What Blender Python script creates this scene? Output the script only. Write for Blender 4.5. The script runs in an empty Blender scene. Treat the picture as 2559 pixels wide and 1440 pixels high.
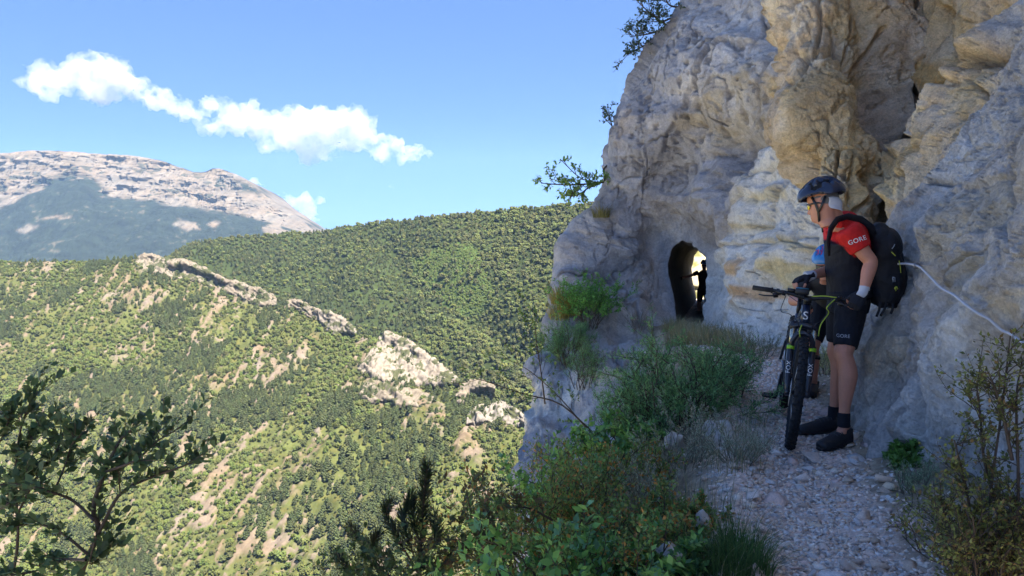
import bpy, bmesh, math, random
import numpy as np
from mathutils import Vector, Matrix, Quaternion

random.seed(7); RNG = np.random.default_rng(11)
C = bpy.context.scene.collection
SC = bpy.context.scene

# ------------------------------------------------------------------ camera
F_PX, W_PX, H_PX, PITCH, CAM_H = 1970.0, 2559.0, 1440.0, math.radians(5.1), 1.5
cam_d = bpy.data.cameras.new('camera'); cam = bpy.data.objects.new('camera', cam_d); C.objects.link(cam)
cam.location = (0, 0, CAM_H); cam.rotation_euler = (math.radians(90) - PITCH, 0, 0)
cam_d.sensor_width = 36.0; cam_d.lens = 36.0 * F_PX / W_PX
cam_d.clip_start = 0.05; cam_d.clip_end = 60000
SC.camera = cam

# ------------------------------------------------------------------ sun, sky, exposure
SUN = Vector((0.34, -0.36, 0.87)).normalized()          # direction towards the sun
sun_el = math.asin(SUN.z); sun_az = math.atan2(SUN.x, SUN.y)
sd = bpy.data.lights.new('sun', 'SUN'); sd.energy = 5.0; sd.angle = math.radians(0.53); sd.color = (1.0, 0.94, 0.84)
sun = bpy.data.objects.new('sun', sd); C.objects.link(sun)
sun.rotation_euler = SUN.to_track_quat('Z', 'Y').to_euler()
world = bpy.data.worlds.new('World'); SC.world = world; world.use_nodes = True
wn = world.node_tree.nodes; wl = world.node_tree.links; wn.clear()
sky = wn.new('ShaderNodeTexSky'); sky.sky_type = 'NISHITA'; sky.sun_disc = False
sky.sun_elevation = sun_el; sky.sun_rotation = sun_az
sky.altitude = 2500; sky.air_density = 0.5; sky.dust_density = 0.0; sky.ozone_density = 3.0
bg = wn.new('ShaderNodeBackground'); bg.inputs['Strength'].default_value = 0.12
wo = wn.new('ShaderNodeOutputWorld')
tint = wn.new('ShaderNodeMix'); tint.data_type = 'RGBA'; tint.blend_type = 'MULTIPLY'; tint.inputs[0].default_value = 1; tint.inputs[7].default_value = (.30, .485, .88, 1)
gam = wn.new('ShaderNodeGamma'); gam.inputs[1].default_value = .34; wl.new(sky.outputs[0], gam.inputs[0]); wl.new(gam.outputs[0], tint.inputs[6]); wl.new(tint.outputs[2], bg.inputs[0]); wl.new(bg.outputs[0], wo.inputs[0])
SC.view_settings.view_transform = 'Standard'; SC.view_settings.look = 'None'
SC.view_settings.gamma = 1.0; SC.view_settings.use_curve_mapping = False
SC.view_settings.exposure = 2.62
cy = SC.cycles
cy.use_denoising = True; cy.max_bounces = 12; cy.diffuse_bounces = 5; cy.glossy_bounces = 3
cy.transmission_bounces = 4; cy.transparent_max_bounces = 16; cy.volume_bounces = 12
cy.caustics_reflective = False; cy.caustics_refractive = False
cy.use_adaptive_sampling = True; cy.adaptive_threshold = 0.004

# ------------------------------------------------------------------ where a ray of the photograph reaches depth y
CT, ST = math.cos(PITCH), math.sin(PITCH)
def P(px, py, Y):
    dx = (np.asarray(px, float) - 1279.5) / F_PX; ey = (720.0 - np.asarray(py, float)) / F_PX
    dy = CT + ey * ST; dz = -ST + ey * CT
    k = np.asarray(Y, float) / dy
    return np.stack(np.broadcast_arrays(dx * k, dy * k, CAM_H + dz * k), -1)
def V(px, py, Y):
    return Vector(P(px, py, Y).tolist())
def pix(p):
    p = np.asarray(p, float); q = p - np.array([0, 0, CAM_H])
    f = q[..., 1] * CT - q[..., 2] * ST; u = q[..., 1] * ST + q[..., 2] * CT
    f = np.where(np.abs(f) < 1e-3, 1e-3, f)
    return 1279.5 + F_PX * q[..., 0] / f, 720.0 - F_PX * u / f

# ------------------------------------------------------------------ noise (numpy)
def _h(ix, iy, iz, s=0):
    with np.errstate(over='ignore'):
        h = ix.astype(np.uint32) * np.uint32(374761393) + iy.astype(np.uint32) * np.uint32(668265263) + iz.astype(np.uint32) * np.uint32(3266489917) + np.uint32((s * 974711 + 12345) & 0xffffffff)
        h = (h ^ (h >> np.uint32(13))) * np.uint32(1274126177)
        h = (h ^ (h >> np.uint32(16))) * np.uint32(2246822519)
        h = h ^ (h >> np.uint32(15))
    return h.astype(np.float64) / 4294967295.0
def vnoise(p, s=0):
    i = np.floor(p).astype(np.int64); f = p - i; f = f * f * f * (f * (f * 6 - 15) + 10)
    r = 0
    for dx in (0, 1):
        for dy in (0, 1):
            for dz in (0, 1):
                w = (f[..., 0] if dx else 1 - f[..., 0]) * (f[..., 1] if dy else 1 - f[..., 1]) * (f[..., 2] if dz else 1 - f[..., 2])
                r = r + w * _h(i[..., 0] + dx, i[..., 1] + dy, i[..., 2] + dz, s)
    return r * 2 - 1
def fbm(p, o=4, s=0, g=0.5, l=2.03):
    a, t, r = 1.0, 0.0, 0.0
    for k in range(o):
        r = r + a * vnoise(p, s + k * 17); t += a; a *= g; p = p * l + 3.7
    return r / t
def ridged(p, o=4, s=0, g=0.5):
    a, t, r = 1.0, 0.0, 0.0
    for k in range(o):
        r = r + a * (1 - np.abs(vnoise(p, s + k * 17)) * 2); t += a; a *= g; p = p * 2.07 + 5.1
    return r / t
def worley(p, s=0):
    """nearest cell: F1, F2, id hash, offset from the cell's point"""
    i = np.floor(p).astype(np.int64); n = p.shape[0]
    f1 = np.full(n, 9.0); f2 = np.full(n, 9.0); hid = np.zeros(n); off = np.zeros((n, 3)); cid = np.zeros((n, 3), np.int64)
    for dx in (-1, 0, 1):
        for dy in (-1, 0, 1):
            for dz in (-1, 0, 1):
                c = i + np.array([dx, dy, dz])
                q = c + np.stack([_h(c[:, 0], c[:, 1], c[:, 2], s + 1), _h(c[:, 0], c[:, 1], c[:, 2], s + 2), _h(c[:, 0], c[:, 1], c[:, 2], s + 3)], 1)
                d = p - q; dd = (d * d).sum(1)
                b = dd < f1
                f2 = np.where(b, f1, np.minimum(f2, dd)); f1 = np.where(b, dd, f1)
                off = np.where(b[:, None], d, off); cid = np.where(b[:, None], c, cid)
    hid = _h(cid[:, 0], cid[:, 1], cid[:, 2], s + 9)
    tilt = np.stack([_h(cid[:, 0], cid[:, 1], cid[:, 2], s + 20 + k) for k in range(3)], 1) * 2 - 1
    return np.sqrt(f1), np.sqrt(f2), hid, (off * tilt).sum(1)
def sstep(a, b, x):
    t = np.clip((x - a) / (b - a), 0, 1); return t * t * (3 - 2 * t)

def blocks(p, size, s, a, tilt=0, crack=0.0, cw=.10, warp=.05):
    """angular broken rock: flat facets meeting in sharp creases (heights interpolated linearly over a turned tetrahedral lattice)"""
    r = np.random.default_rng(s * 31 + 7); Q, _ = np.linalg.qr(r.normal(size=(3, 3)))
    q = (p / np.asarray(size)) @ Q.T + r.uniform(0, 50, 3); q = q + warp * np.stack([fbm(q * .9, 2, s + 31), fbm(q * .9, 2, s + 32), fbm(q * .9, 2, s + 33)], 1)
    q = q + q.sum(1, keepdims=True) / 3; i = np.floor(q).astype(np.int64); f = q - i
    o = np.argsort(-f, axis=1); fs = np.take_along_axis(f, o, 1); w = np.stack([1 - fs[:, 0], fs[:, 0] - fs[:, 1], fs[:, 1] - fs[:, 2], fs[:, 2]], 1)
    c = i.copy(); val = w[:, 0] * _h(c[:, 0], c[:, 1], c[:, 2], s); best = w[:, 0].copy(); hid = _h(c[:, 0], c[:, 1], c[:, 2], s + 5); n = np.arange(len(q))
    for k in range(3):
        c[n, o[:, k]] += 1; hv = _h(c[:, 0], c[:, 1], c[:, 2], s); val = val + w[:, k + 1] * hv
        m = w[:, k + 1] > best; best = np.where(m, w[:, k + 1], best); hid = np.where(m, _h(c[:, 0], c[:, 1], c[:, 2], s + 5), hid)
    return a * (val * 2 - 1), hid

def joints(p, f, s, w=.035):
    """a network of open joints: thin lines where a noise field crosses zero"""
    q = p * np.asarray(f); n = fbm(q + .15 * fbm(q * 2.3, 2, s + 3)[:, None], 2, s, .35); return np.exp(-(n / w) ** 2) * sstep(-.25, .15, fbm(q * .6, 2, s + 7))
def terrace(p, dirv, step, s, wob=.5):
    """bedding: sharp little ledges along dipping planes"""
    t = p @ np.asarray(dirv) / step + wob * fbm(p / (step * 6), 3, s) + .25 * fbm(p / step, 2, s + 2); i = np.floor(t); f = t - i
    return (_h(i.astype(np.int64), i.astype(np.int64) * 0, i.astype(np.int64) * 0 + 3, s) - .5) * 1.2 + (f - .5) * .5

# ------------------------------------------------------------------ mesh helpers
def tag(o, label=None, cat=None, group=None, kind=None):
    if label: o['label'] = label
    if cat: o['category'] = cat
    if group: o['group'] = group
    if kind: o['kind'] = kind
    return o
def link(name, me, mat=None, parent=None):
    o = bpy.data.objects.new(name, me); C.objects.link(o)
    if mat is not None:
        for m in (mat if isinstance(mat, (list, tuple)) else [mat]): me.materials.append(m)
    if parent is not None: o.parent = parent
    return o
def empty(name, loc=(0, 0, 0), rot=(0, 0, 0)):
    o = bpy.data.objects.new(name, None); C.objects.link(o); o.location = loc; o.rotation_euler = rot
    o.empty_display_size = 0.1
    return o
def mesh_np(name, v, faces, smooth=False, col=None, mi=None):
    """v (n,3); faces: (m,3) / (m,4) array or list of such arrays"""
    me = bpy.data.meshes.new(name)
    fl = faces if isinstance(faces, list) else [faces]
    fl = [np.asarray(f, np.int32) for f in fl if len(f)]
    nl = sum(f.size for f in fl); nf = sum(len(f) for f in fl)
    me.vertices.add(len(v)); me.vertices.foreach_set('co', np.asarray(v, np.float32).ravel())
    me.loops.add(nl); me.loops.foreach_set('vertex_index', np.concatenate([f.ravel() for f in fl]))
    me.polygons.add(nf)
    st, tot, c = [], [], 0
    for f in fl:
        k = f.shape[1]; st.append(c + np.arange(len(f)) * k); tot.append(np.full(len(f), k)); c += f.size
    me.polygons.foreach_set('loop_start', np.concatenate(st).astype(np.int32))
    me.polygons.foreach_set('loop_total', np.concatenate(tot).astype(np.int32))
    if smooth: me.polygons.foreach_set('use_smooth', np.ones(nf, bool))
    if mi is not None: me.polygons.foreach_set('material_index', np.asarray(mi, np.int32))
    me.update(calc_edges=True)
    if col is not None:
        a = me.color_attributes.new('Col', 'FLOAT_COLOR', 'POINT')
        cc = np.ones((len(v), 4), np.float32); cc[:, :col.shape[1]] = col
        a.data.foreach_set('color', cc.ravel())
    me.validate(clean_customdata=False)
    return me
def grid_faces(nr, nc, closed=False):
    r = np.arange(nr - 1)[:, None]; c = np.arange(nc if closed else nc - 1)[None, :]
    a = r * nc + c; b = r * nc + (c + 1) % nc
    return np.stack([a, b, b + nc, a + nc], -1).reshape(-1, 4)
def catmull(ctrl, t):
    """ctrl (n,...) at integer parameters, t array -> interpolated"""
    n = len(ctrl); i = np.clip(np.floor(t).astype(int), 0, n - 2); f = (t - i)
    def g(k): return ctrl[np.clip(i + k, 0, n - 1)]
    p0, p1, p2, p3 = g(-1), g(0), g(1), g(2)
    p0 = np.where((i == 0).reshape(-1, *[1] * (ctrl.ndim - 1)), 2 * p1 - p2, p0)
    p3 = np.where((i == n - 2).reshape(-1, *[1] * (ctrl.ndim - 1)), 2 * p2 - p1, p3)
    f = f.reshape(-1, *[1] * (ctrl.ndim - 1))
    return 0.5 * ((2 * p1) + (-p0 + p2) * f + (2 * p0 - 5 * p1 + 4 * p2 - p3) * f ** 2 + (-p0 + 3 * p1 - 3 * p2 + p3) * f ** 3)
def patch(ctrl, rs, cs):
    """bicubic surface through a control net (R,K,3); rs/cs: samples per row / column segment"""
    tr = np.concatenate([[i + k / n for k in range(n)] for i, n in enumerate(rs)] + [[len(rs)]])
    tc = np.concatenate([[i + k / n for k in range(n)] for i, n in enumerate(cs)] + [[len(cs)]])
    a = catmull(ctrl, tr)
    b = catmull(a.transpose(1, 0, 2), tc).transpose(1, 0, 2)
    return b
def grid_normals(g):
    du = np.gradient(g, axis=1); dv = np.gradient(g, axis=0)
    n = np.cross(du, dv); return n / (np.linalg.norm(n, axis=-1, keepdims=True) + 1e-12)
def inpoly(x, y, poly):
    r = np.zeros(np.shape(x), bool); n = len(poly); j = n - 1
    for i in range(n):
        xi, yi = poly[i]; xj, yj = poly[j]
        c = ((yi > y) != (yj > y)) & (x < (xj - xi) * (y - yi) / (yj - yi + 1e-9) + xi)
        r ^= c; j = i
    return r
def polydist(x, y, poly, closed=True):
    d = np.full(np.shape(x), 1e9); n = len(poly)
    for i in range(n if closed else n - 1):
        x0, y0 = poly[i]; x1, y1 = poly[(i + 1) % n]
        L = (x1 - x0) ** 2 + (y1 - y0) ** 2 + 1e-9
        t = np.clip(((x - x0) * (x1 - x0) + (y - y0) * (y1 - y0)) / L, 0, 1)
        d = np.minimum(d, np.hypot(x - x0 - t * (x1 - x0), y - y0 - t * (y1 - y0)))
    return d
def softpoly(x, y, poly, w):
    d = polydist(x, y, poly); return sstep(-w, w, np.where(inpoly(x, y, poly), d, -d))

class MB:
    """collects tubes, boxes, lathes ... into one mesh"""
    def __init__(s): s.v = []; s.f3 = []; s.f4 = []; s.n = 0; s.c = []
    def add(s, v, f, col=None):
        v = np.asarray(v, float); f = np.asarray(f, int)
        (s.f3 if f.shape[1] == 3 else s.f4).append(f + s.n); s.v.append(v); s.n += len(v)
        s.c.append(np.broadcast_to(np.array(col if col is not None else (1, 1, 1), float), (len(v), 3)))
        return s
    def tube(s, pts, r, k=8, cap=True, col=None, flat=None, up=None):
        pts = np.asarray([tuple(p) for p in pts], float); n = len(pts)
        r = np.broadcast_to(np.asarray(r, float), (n,)) if np.ndim(r) < 2 else np.asarray(r, float)
        t = np.gradient(pts, axis=0); t /= np.linalg.norm(t, axis=1, keepdims=True) + 1e-12
        a = np.array(up if up is not None else (0, 0, 1.0), float)
        if abs(t[0] @ a) > 0.95 and up is None: a = np.array((1.0, 0, 0))
        U = np.zeros((n, 3)); u = a - t[0] * (a @ t[0]); u /= np.linalg.norm(u) + 1e-12
        for i in range(n):
            u = u - t[i] * (u @ t[i]); u /= np.linalg.norm(u) + 1e-12; U[i] = u
        W = np.cross(t, U)
        an = np.arange(k) * 2 * math.pi / k
        ru, rw = (r, r) if r.ndim == 1 else (r[:, 0], r[:, 1])
        v = pts[:, None] + U[:, None] * (np.cos(an)[None, :, None] * ru[:, None, None]) + W[:, None] * (np.sin(an)[None, :, None] * rw[:, None, None])
        s.add(v.reshape(-1, 3), grid_faces(n, k, True), col)
        if cap:
            b = s.n - n * k
            for e, o in ((0, 1), (n - 1, -1)):
                c0 = s.n; s.v.append(pts[e:e + 1]); s.n += 1; s.c.append(np.broadcast_to(np.array(col if col is not None else (1, 1, 1), float), (1, 3)))
                ring = b + e * k + np.arange(k)
                q = np.stack([np.full(k, c0), np.roll(ring, -1), ring], 1)
                s.f3.append(q if o == 1 else q[:, ::-1])
        return s
    def box(s, c, size, M=None, col=None):
        q = np.array([(x, y, z) for x in (-.5, .5) for y in (-.5, .5) for z in (-.5, .5)]) * np.asarray(size, float)
        if M is not None: q = q @ np.array(M.to_3x3()).T
        return s.add(q + np.asarray(tuple(c), float), [(0, 1, 3, 2), (4, 6, 7, 5), (0, 4, 5, 1), (2, 3, 7, 6), (0, 2, 6, 4), (1, 5, 7, 3)], col)
    def lathe(s, prof, c=(0, 0, 0), axis=(0, 0, 1), k=24, a0=0, a1=2 * math.pi, col=None):
        """prof: (radius, height) pairs about axis through c"""
        R = np.array(Vector(axis).to_track_quat('Z', 'Y').to_matrix())
        prof = np.asarray(prof, float); full = abs(a1 - a0 - 2 * math.pi) < 1e-6
        an = np.linspace(a0, a1, k, endpoint=not full)
        v = np.stack([prof[:, None, 0] * np.cos(an), prof[:, None, 0] * np.sin(an), np.broadcast_to(prof[:, None, 1], (len(prof), k))], -1).reshape(-1, 3)
        return s.add(v @ R.T + np.asarray(tuple(c), float), grid_faces(len(prof), k, full), col)
    def build(s, name, mat=None, parent=None, smooth=True, colors=False):
        fs = []
        if s.f3: fs.append(np.concatenate(s.f3))
        if s.f4: fs.append(np.concatenate(s.f4))
        me = mesh_np(name, np.concatenate(s.v), fs, smooth, np.concatenate(s.c) if colors else None)
        return link(name, me, mat, parent)

# ------------------------------------------------------------------ materials
def mat(name, col=(.5, .5, .5), rough=.7, metal=0.0, spec=.5, vcol=False, noise=None, bump=None, trans=0.0, coat=0.0, vary=0.0, emit=None):
    """noise=(scale, amount): value mottling; bump=[(scale, strength, distance)]; trans: translucent share for leaves"""
    m = bpy.data.materials.new(name); m.use_nodes = True
    nt = m.node_tree; N = nt.nodes; L = nt.links
    b = N['Principled BSDF']; out = N['Material Output']
    b.inputs['Roughness'].default_value = rough; b.inputs['Metallic'].default_value = metal
    b.inputs['Specular IOR Level'].default_value = spec
    if coat: b.inputs['Coat Weight'].default_value = coat
    src = None
    if vcol:
        a = N.new('ShaderNodeVertexColor'); a.layer_name = 'Col'; src = a.outputs[0]
    else:
        r = N.new('ShaderNodeRGB'); r.outputs[0].default_value = (*col, 1); src = r.outputs[0]
    tc = N.new('ShaderNodeTexCoord')
    if noise:
        for sc_, am in (noise if isinstance(noise, list) else [noise]):
            n = N.new('ShaderNodeTexNoise'); n.inputs['Scale'].default_value = sc_; n.inputs['Detail'].default_value = 6; n.inputs['Roughness'].default_value = .65
            L.new(tc.outputs['Object'], n.inputs['Vector'])
            mr = N.new('ShaderNodeMapRange'); mr.inputs[1].default_value = .25; mr.inputs[2].default_value = .75
            mr.inputs[3].default_value = 1 - am; mr.inputs[4].default_value = 1 + am
            L.new(n.outputs[0], mr.inputs[0])
            mx = N.new('ShaderNodeMix'); mx.data_type = 'RGBA'; mx.blend_type = 'MULTIPLY'; mx.inputs[0].default_value = 1
            L.new(src, mx.inputs[6]); L.new(mr.outputs[0], mx.inputs[7]); src = mx.outputs[2]
    if vary:
        oi = N.new('ShaderNodeObjectInfo'); hs = N.new('ShaderNodeHueSaturation')
        m1 = N.new('ShaderNodeMapRange'); m1.inputs[3].default_value = 1 - vary; m1.inputs[4].default_value = 1 + vary
        L.new(oi.outputs['Random'], m1.inputs[0]); L.new(m1.outputs[0], hs.inputs['Value'])
        m2 = N.new('ShaderNodeMath'); m2.operation = 'MULTIPLY_ADD'; m2.inputs[1].default_value = 7.13; m2.inputs[2].default_value = .37
        m3 = N.new('ShaderNodeMath'); m3.operation = 'FRACT'; L.new(oi.outputs['Random'], m2.inputs[0]); L.new(m2.outputs[0], m3.inputs[0])
        m4 = N.new('ShaderNodeMapRange'); m4.inputs[3].default_value = .5 - vary * .09; m4.inputs[4].default_value = .5 + vary * .05
        L.new(m3.outputs[0], m4.inputs[0]); L.new(m4.outputs[0], hs.inputs['Hue'])
        L.new(src, hs.inputs['Color']); src = hs.outputs[0]
    L.new(src, b.inputs['Base Color'])
    if bump:
        prev = None
        for sc_, st, di in bump:
            n = N.new('ShaderNodeTexNoise'); n.inputs['Scale'].default_value = sc_; n.inputs['Detail'].default_value = 8; n.inputs['Roughness'].default_value = .62
            L.new(tc.outputs['Object'], n.inputs['Vector'])
            bp = N.new('ShaderNodeBump'); bp.inputs['Strength'].default_value = st; bp.inputs['Distance'].default_value = di
            L.new(n.outputs[0], bp.inputs['Height'])
            if prev is not None: L.new(prev, bp.inputs['Normal'])
            prev = bp.outputs[0]
        L.new(prev, b.inputs['Normal'])
    if trans:
        t = N.new('ShaderNodeBsdfTranslucent'); L.new(src, t.inputs[0])
        ms = N.new('ShaderNodeMixShader'); ms.inputs[0].default_value = trans
        L.new(b.outputs[0], ms.inputs[1]); L.new(t.outputs[0], ms.inputs[2]); L.new(ms.outputs[0], out.inputs[0])
    if emit: b.inputs['Emission Color'].default_value = (*emit, 1); b.inputs['Emission Strength'].default_value = 1
    return m
# ================================================================== far terrain
def net(cols, rows):
    return np.array([[c for c in r] for r in rows], float)
def interp_cols(pts, n):
    """pts: list of rows of values at increasing parameter -> n samples along, smooth"""
    return catmull(np.asarray(pts, float), np.linspace(0, len(pts) - 1, n))

M_TERR = mat('slope_ground', vcol=True, rough=.95, spec=.1, noise=[(.08, .25), (.5, .2)])
M_FAR = mat('mountain_ground', vcol=True, rough=.95, spec=.1, noise=[(.012, .22), (.05, .2)])

# ---- near spur across the valley: crest runs down to the right, gullies run down-left
crest = [(-420, 664, 1560), (-200, 660, 1530), (0, 655, 1500), (100, 656, 1480), (200, 658, 1460), (290, 655, 1440), (350, 650, 1420), (430, 668, 1380), (500, 690, 1350), (560, 717, 1320), (625, 735, 1285), (690, 752, 1250), (750, 775, 1215),
         (800, 797, 1180), (880, 838, 1120), (950, 856, 1060), (1050, 902, 990), (1130, 952, 930), (1210, 997, 870), (1310, 1064, 800), (1480, 1182, 710), (1700, 1325, 640)]
bot = [(c[0] - np.interp(c[0], [-420, 900, 1310, 1700], [620, 560, 420, 250]), 1560, np.interp(c[0], [-420, 500, 1300, 1700], [820, 760, 600, 540])) for c in crest]
NC, NR = 620, 380
cw = interp_cols([P(*c) for c in crest], NC); bw = interp_cols([P(*b) for b in bot], NC)
tt = np.linspace(0, 1.35, NR - 14)
g = cw[None] + (bw - cw)[None] * tt[:, None, None]
g[..., 2] += (np.sin(np.clip(tt, 0, 1) * math.pi) * 14)[:, None]
back = cw[None] + np.linspace(260, 12, 14)[:, None, None] * np.array([0.15, 1.0, -0.42])
g = np.concatenate([back, g], 0)
u_ = np.broadcast_to(np.linspace(0, 1, NC)[None], g.shape[:2]); t_ = np.broadcast_to(np.concatenate([np.full(14, -.02), tt])[:, None], g.shape[:2])
q = np.stack([u_ * 26, t_ * 3.2, 0 * u_], -1).reshape(-1, 3)
gul = ridged(q + fbm(q * .7, 2, 5)[:, None] * .8, 4, 3).reshape(g.shape[:2])
env = sstep(-.02, .12, t_)
g[..., 2] += env * (gul * 9 - 3) + fbm(g.reshape(-1, 3) / 60, 4, 8).reshape(g.shape[:2]) * (2 + 7 * env)
spur = g
spx, spy = pix(spur)
def streak(s, fu, ft, w=1.0):
    q = np.stack([u_ * fu, t_ * ft, 0 * u_], -1).reshape(-1, 3)
    return fbm(q + fbm(q * .5, 3, s + 5)[:, None] * w, 4, s).reshape(u_.shape)
rockp = [[(235, 690), (330, 686), (430, 728), (400, 762), (300, 768), (240, 742)], [(885, 905), (950, 862), (1135, 955), (1080, 1005), (1000, 1010), (900, 985)],
         [(1000, 1000), (1100, 1000), (1165, 1080), (1225, 1135), (1185, 1172), (1120, 1120), (1050, 1055)], [(640, 880), (790, 840), (780, 880), (690, 940), (610, 1010), (560, 1000)],
         [(560, 1380), (700, 1200), (770, 1140), (790, 1180), (690, 1290), (640, 1420)], [(1165, 1060), (1310, 1050), (1300, 1080), (1170, 1075)], [(480, 1220), (560, 1170), (600, 1230), (520, 1310), (440, 1330)],
         [(330, 640), (420, 655), (690, 745), (690, 775), (560, 745), (430, 700), (340, 680)], [(60, 655), (170, 668), (150, 690), (60, 675)], [(700, 1340), (790, 1290), (800, 1350), (700, 1440), (600, 1440)], [(1150, 1240), (1220, 1190), (1280, 1220), (1180, 1290)],
         [(420, 1000), (520, 930), (560, 960), (470, 1050)], [(280, 900), (360, 850), (380, 880), (320, 930)]]
rp = np.zeros(u_.shape)
for k, pl in enumerate(rockp): rp = np.maximum(rp, softpoly(spx, spy, pl, 26))
st1 = streak(31, 70, 5, 1.2); st2 = streak(47, 150, 26, 1.0)
st3 = fbm(spur.reshape(-1, 3) / 6, 3, 55).reshape(u_.shape)
rock_m = np.clip(sstep(.23, .36, st1 * .55 + st2 * .50 + st3 * .38 + .09 * sstep(950, 1150, spy) * sstep(1000, 650, spx)) + rp * sstep(-.15, .25, st2 * .8 + st1 * .3 + st3 * .5), 0, 1)
cn = fbm(spur.reshape(-1, 3) / 35, 4, 71).reshape(u_.shape)[..., None]; cn2 = fbm(spur.reshape(-1, 3) / 9, 3, 77).reshape(u_.shape)[..., None]
grass = np.array([.118, .132, .040]) * (1 + .35 * cn) + np.array([.06, .02, 0]) * np.clip(cn2, 0, 1)
rockc = np.array([.255, .195, .142]) * (1 + .22 * cn2) + np.array([0, .02, .05]) * cn
colr = grass * (1 - rock_m[..., None]) + rockc * rock_m[..., None]
# rubble relief on the bare strips
g[..., 2] += rock_m * (1.5 + 2.2 * worley(np.ascontiguousarray(spur.reshape(-1, 3) / 7), 4)[2].reshape(u_.shape))
me = mesh_np('hillside', spur.reshape(-1, 3), grid_faces(NR, NC)[:, ::-1], True, colr.reshape(-1, 3) * .40)
tag(link('hillside', me, M_TERR), kind='structure')

# ---- forested hill behind it
hc = [(380, 668, 1760), (440, 632, 1760), (475, 614, 1760), (530, 603, 1760), (600, 594, 1760), (700, 588, 1755), (795, 582, 1750), (830, 574, 1720), (900, 564, 1690), (1000, 553, 1640), (1100, 543, 1580), (1200, 534, 1510), (1300, 526, 1430), (1400, 517, 1360), (1470, 510, 1300), (1700, 492, 1150), (2100, 470, 950)]
hb = [(400, 715, 1530), (470, 730, 1490), (540, 760, 1450), (610, 790, 1410), (690, 815, 1370), (760, 840, 1330), (820, 870, 1280), (890, 895, 1230), (960, 925, 1180), (1050, 965, 1120), (1140, 1010, 1050), (1230, 1065, 980), (1330, 1125, 900), (1420, 1185, 820), (1500, 1225, 760), (1750, 1300, 680), (2150, 1360, 600)]
NC2, NR2 = 330, 190
cw2 = interp_cols([P(*c) for c in hc], NC2); bw2 = interp_cols([P(*b) for b in hb], NC2)
tt2 = np.linspace(0, 1.15, NR2 - 10)
h = cw2[None] + (bw2 - cw2)[None] * tt2[:, None, None]
h = np.concatenate([cw2[None] + np.linspace(420, 20, 10)[:, None, None] * np.array([0.2, 1.0, -0.38]), h], 0)
hp_x, hp_y = pix(h)
u2 = np.broadcast_to(np.linspace(0, 1, NC2)[None], h.shape[:2]); t2 = np.broadcast_to(np.concatenate([np.full(10, -.02), tt2])[:, None], h.shape[:2])
vall = np.exp(-(polydist(hp_x, hp_y, [(985, 600), (1010, 660), (1150, 760), (1300, 880), (1400, 960)], False) / 45) ** 2)
h[..., 2] += sstep(0, .25, t2) * (ridged(np.stack([u2 * 7, t2 * 1.6, 0 * u2], -1).reshape(-1, 3), 3, 13).reshape(h.shape[:2]) * 13 - vall * 22) + fbm(h.reshape(-1, 3) / 80, 4, 18).reshape(h.shape[:2]) * 6 * sstep(-.02, .1, t2)
hpx, hpy = pix(h)
CLEAR = [(1015, 655), (1090, 625), (1160, 600), (1200, 640), (1216, 690), (1235, 745), (1190, 792), (1130, 778), (1070, 728)]
clr = softpoly(hpx, hpy, CLEAR, 8)
hn = fbm(h.reshape(-1, 3) / 40, 4, 21).reshape(h.shape[:2])
hcol = np.array([.055, .075, .022]) * (1 + .3 * hn[..., None]) * (1 - clr[..., None]) + np.array([.075, .125, .03]) * clr[..., None]
me = mesh_np('forest_hill', h.reshape(-1, 3), grid_faces(NR2, NC2)[:, ::-1], True, hcol.reshape(-1, 3) * (.40 + .25 * clr.reshape(-1, 1)))
tag(link('hill', me, M_TERR), kind='structure')

# ---- limestone mountain, 5 to 6 km away
fs = [(-620, 400, 570), (-350, 392, 545), (-150, 386, 520), (0, 383, 500), (60, 379, 478), (130, 377, 460), (200, 381, 452), (260, 386, 486), (330, 390, 498), (400, 401, 505), (440, 415, 512), (480, 428, 518), (505, 431, 522), (535, 421, 528), (570, 428, 535), (610, 446, 542), (650, 480, 548), (690, 507, 560), (740, 541, 577), (790, 579, 592), (850, 632, 645), (1000, 720, 740)]
NCF = 620
sky_w = interp_cols([P(a, b, 6000) for a, b, c in fs], NCF); base_w = interp_cols([P(a, c, 5650) for a, b, c in fs], NCF)
foot_w = interp_cols([P(a + (a - 300) * .03, max(c + 120, 690), 4500) for a, b, c in fs], NCF); low_w = interp_cols([P(a + (a - 300) * .05, max(c + 330, 860), 3700) for a, b, c in fs], NCF)
rows = [sky_w + np.array([0, k, -0.12 * k]) for k in (900, 500, 250, 100)]
rows += [sky_w + (base_w - sky_w) * k for k in np.linspace(0, 1, 110)]
rows += [base_w + (foot_w - base_w) * k for k in np.linspace(0, 1, 91)[1:]]
rows += [foot_w + (low_w - foot_w) * k for k in np.linspace(0, 1, 14)[1:]]
fm = np.stack(rows); nr = len(fm)
tf = np.concatenate([[-.2, -.1, -.05, -.02], np.linspace(0, 1, 110), np.linspace(1, 2, 91)[1:], np.linspace(2, 2.3, 14)[1:]])[:, None] * np.ones((1, NCF))
uf = np.linspace(0, 1, NCF)[None] * np.ones((nr, 1))
fp = fm.reshape(-1, 3)
cliff_e = sstep(-.05, .05, tf) * (1 - sstep(.95, 1.15, tf))
q = np.stack([fp[:, 0] / 105, fp[:, 1] / 500, fp[:, 2] / 420], -1)
but = ridged(q, 4, 51).reshape(tf.shape)
strata = fbm(np.stack([fp[:, 0] / 900, fp[:, 1] * 0, (fp[:, 2] + fp[:, 0] * .09 + 40 * fbm(fp / 700, 2, 3)) / 46], -1), 3, 57).reshape(tf.shape)
wv = blocks(fp, (150, 200, 90), 60, 1.0)[0].reshape(tf.shape); wv2 = blocks(fp, (60, 90, 34), 61, 1.0)[0].reshape(tf.shape); wv3 = blocks(fp, (26, 40, 16), 62, 1.0)[0].reshape(tf.shape)
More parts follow.
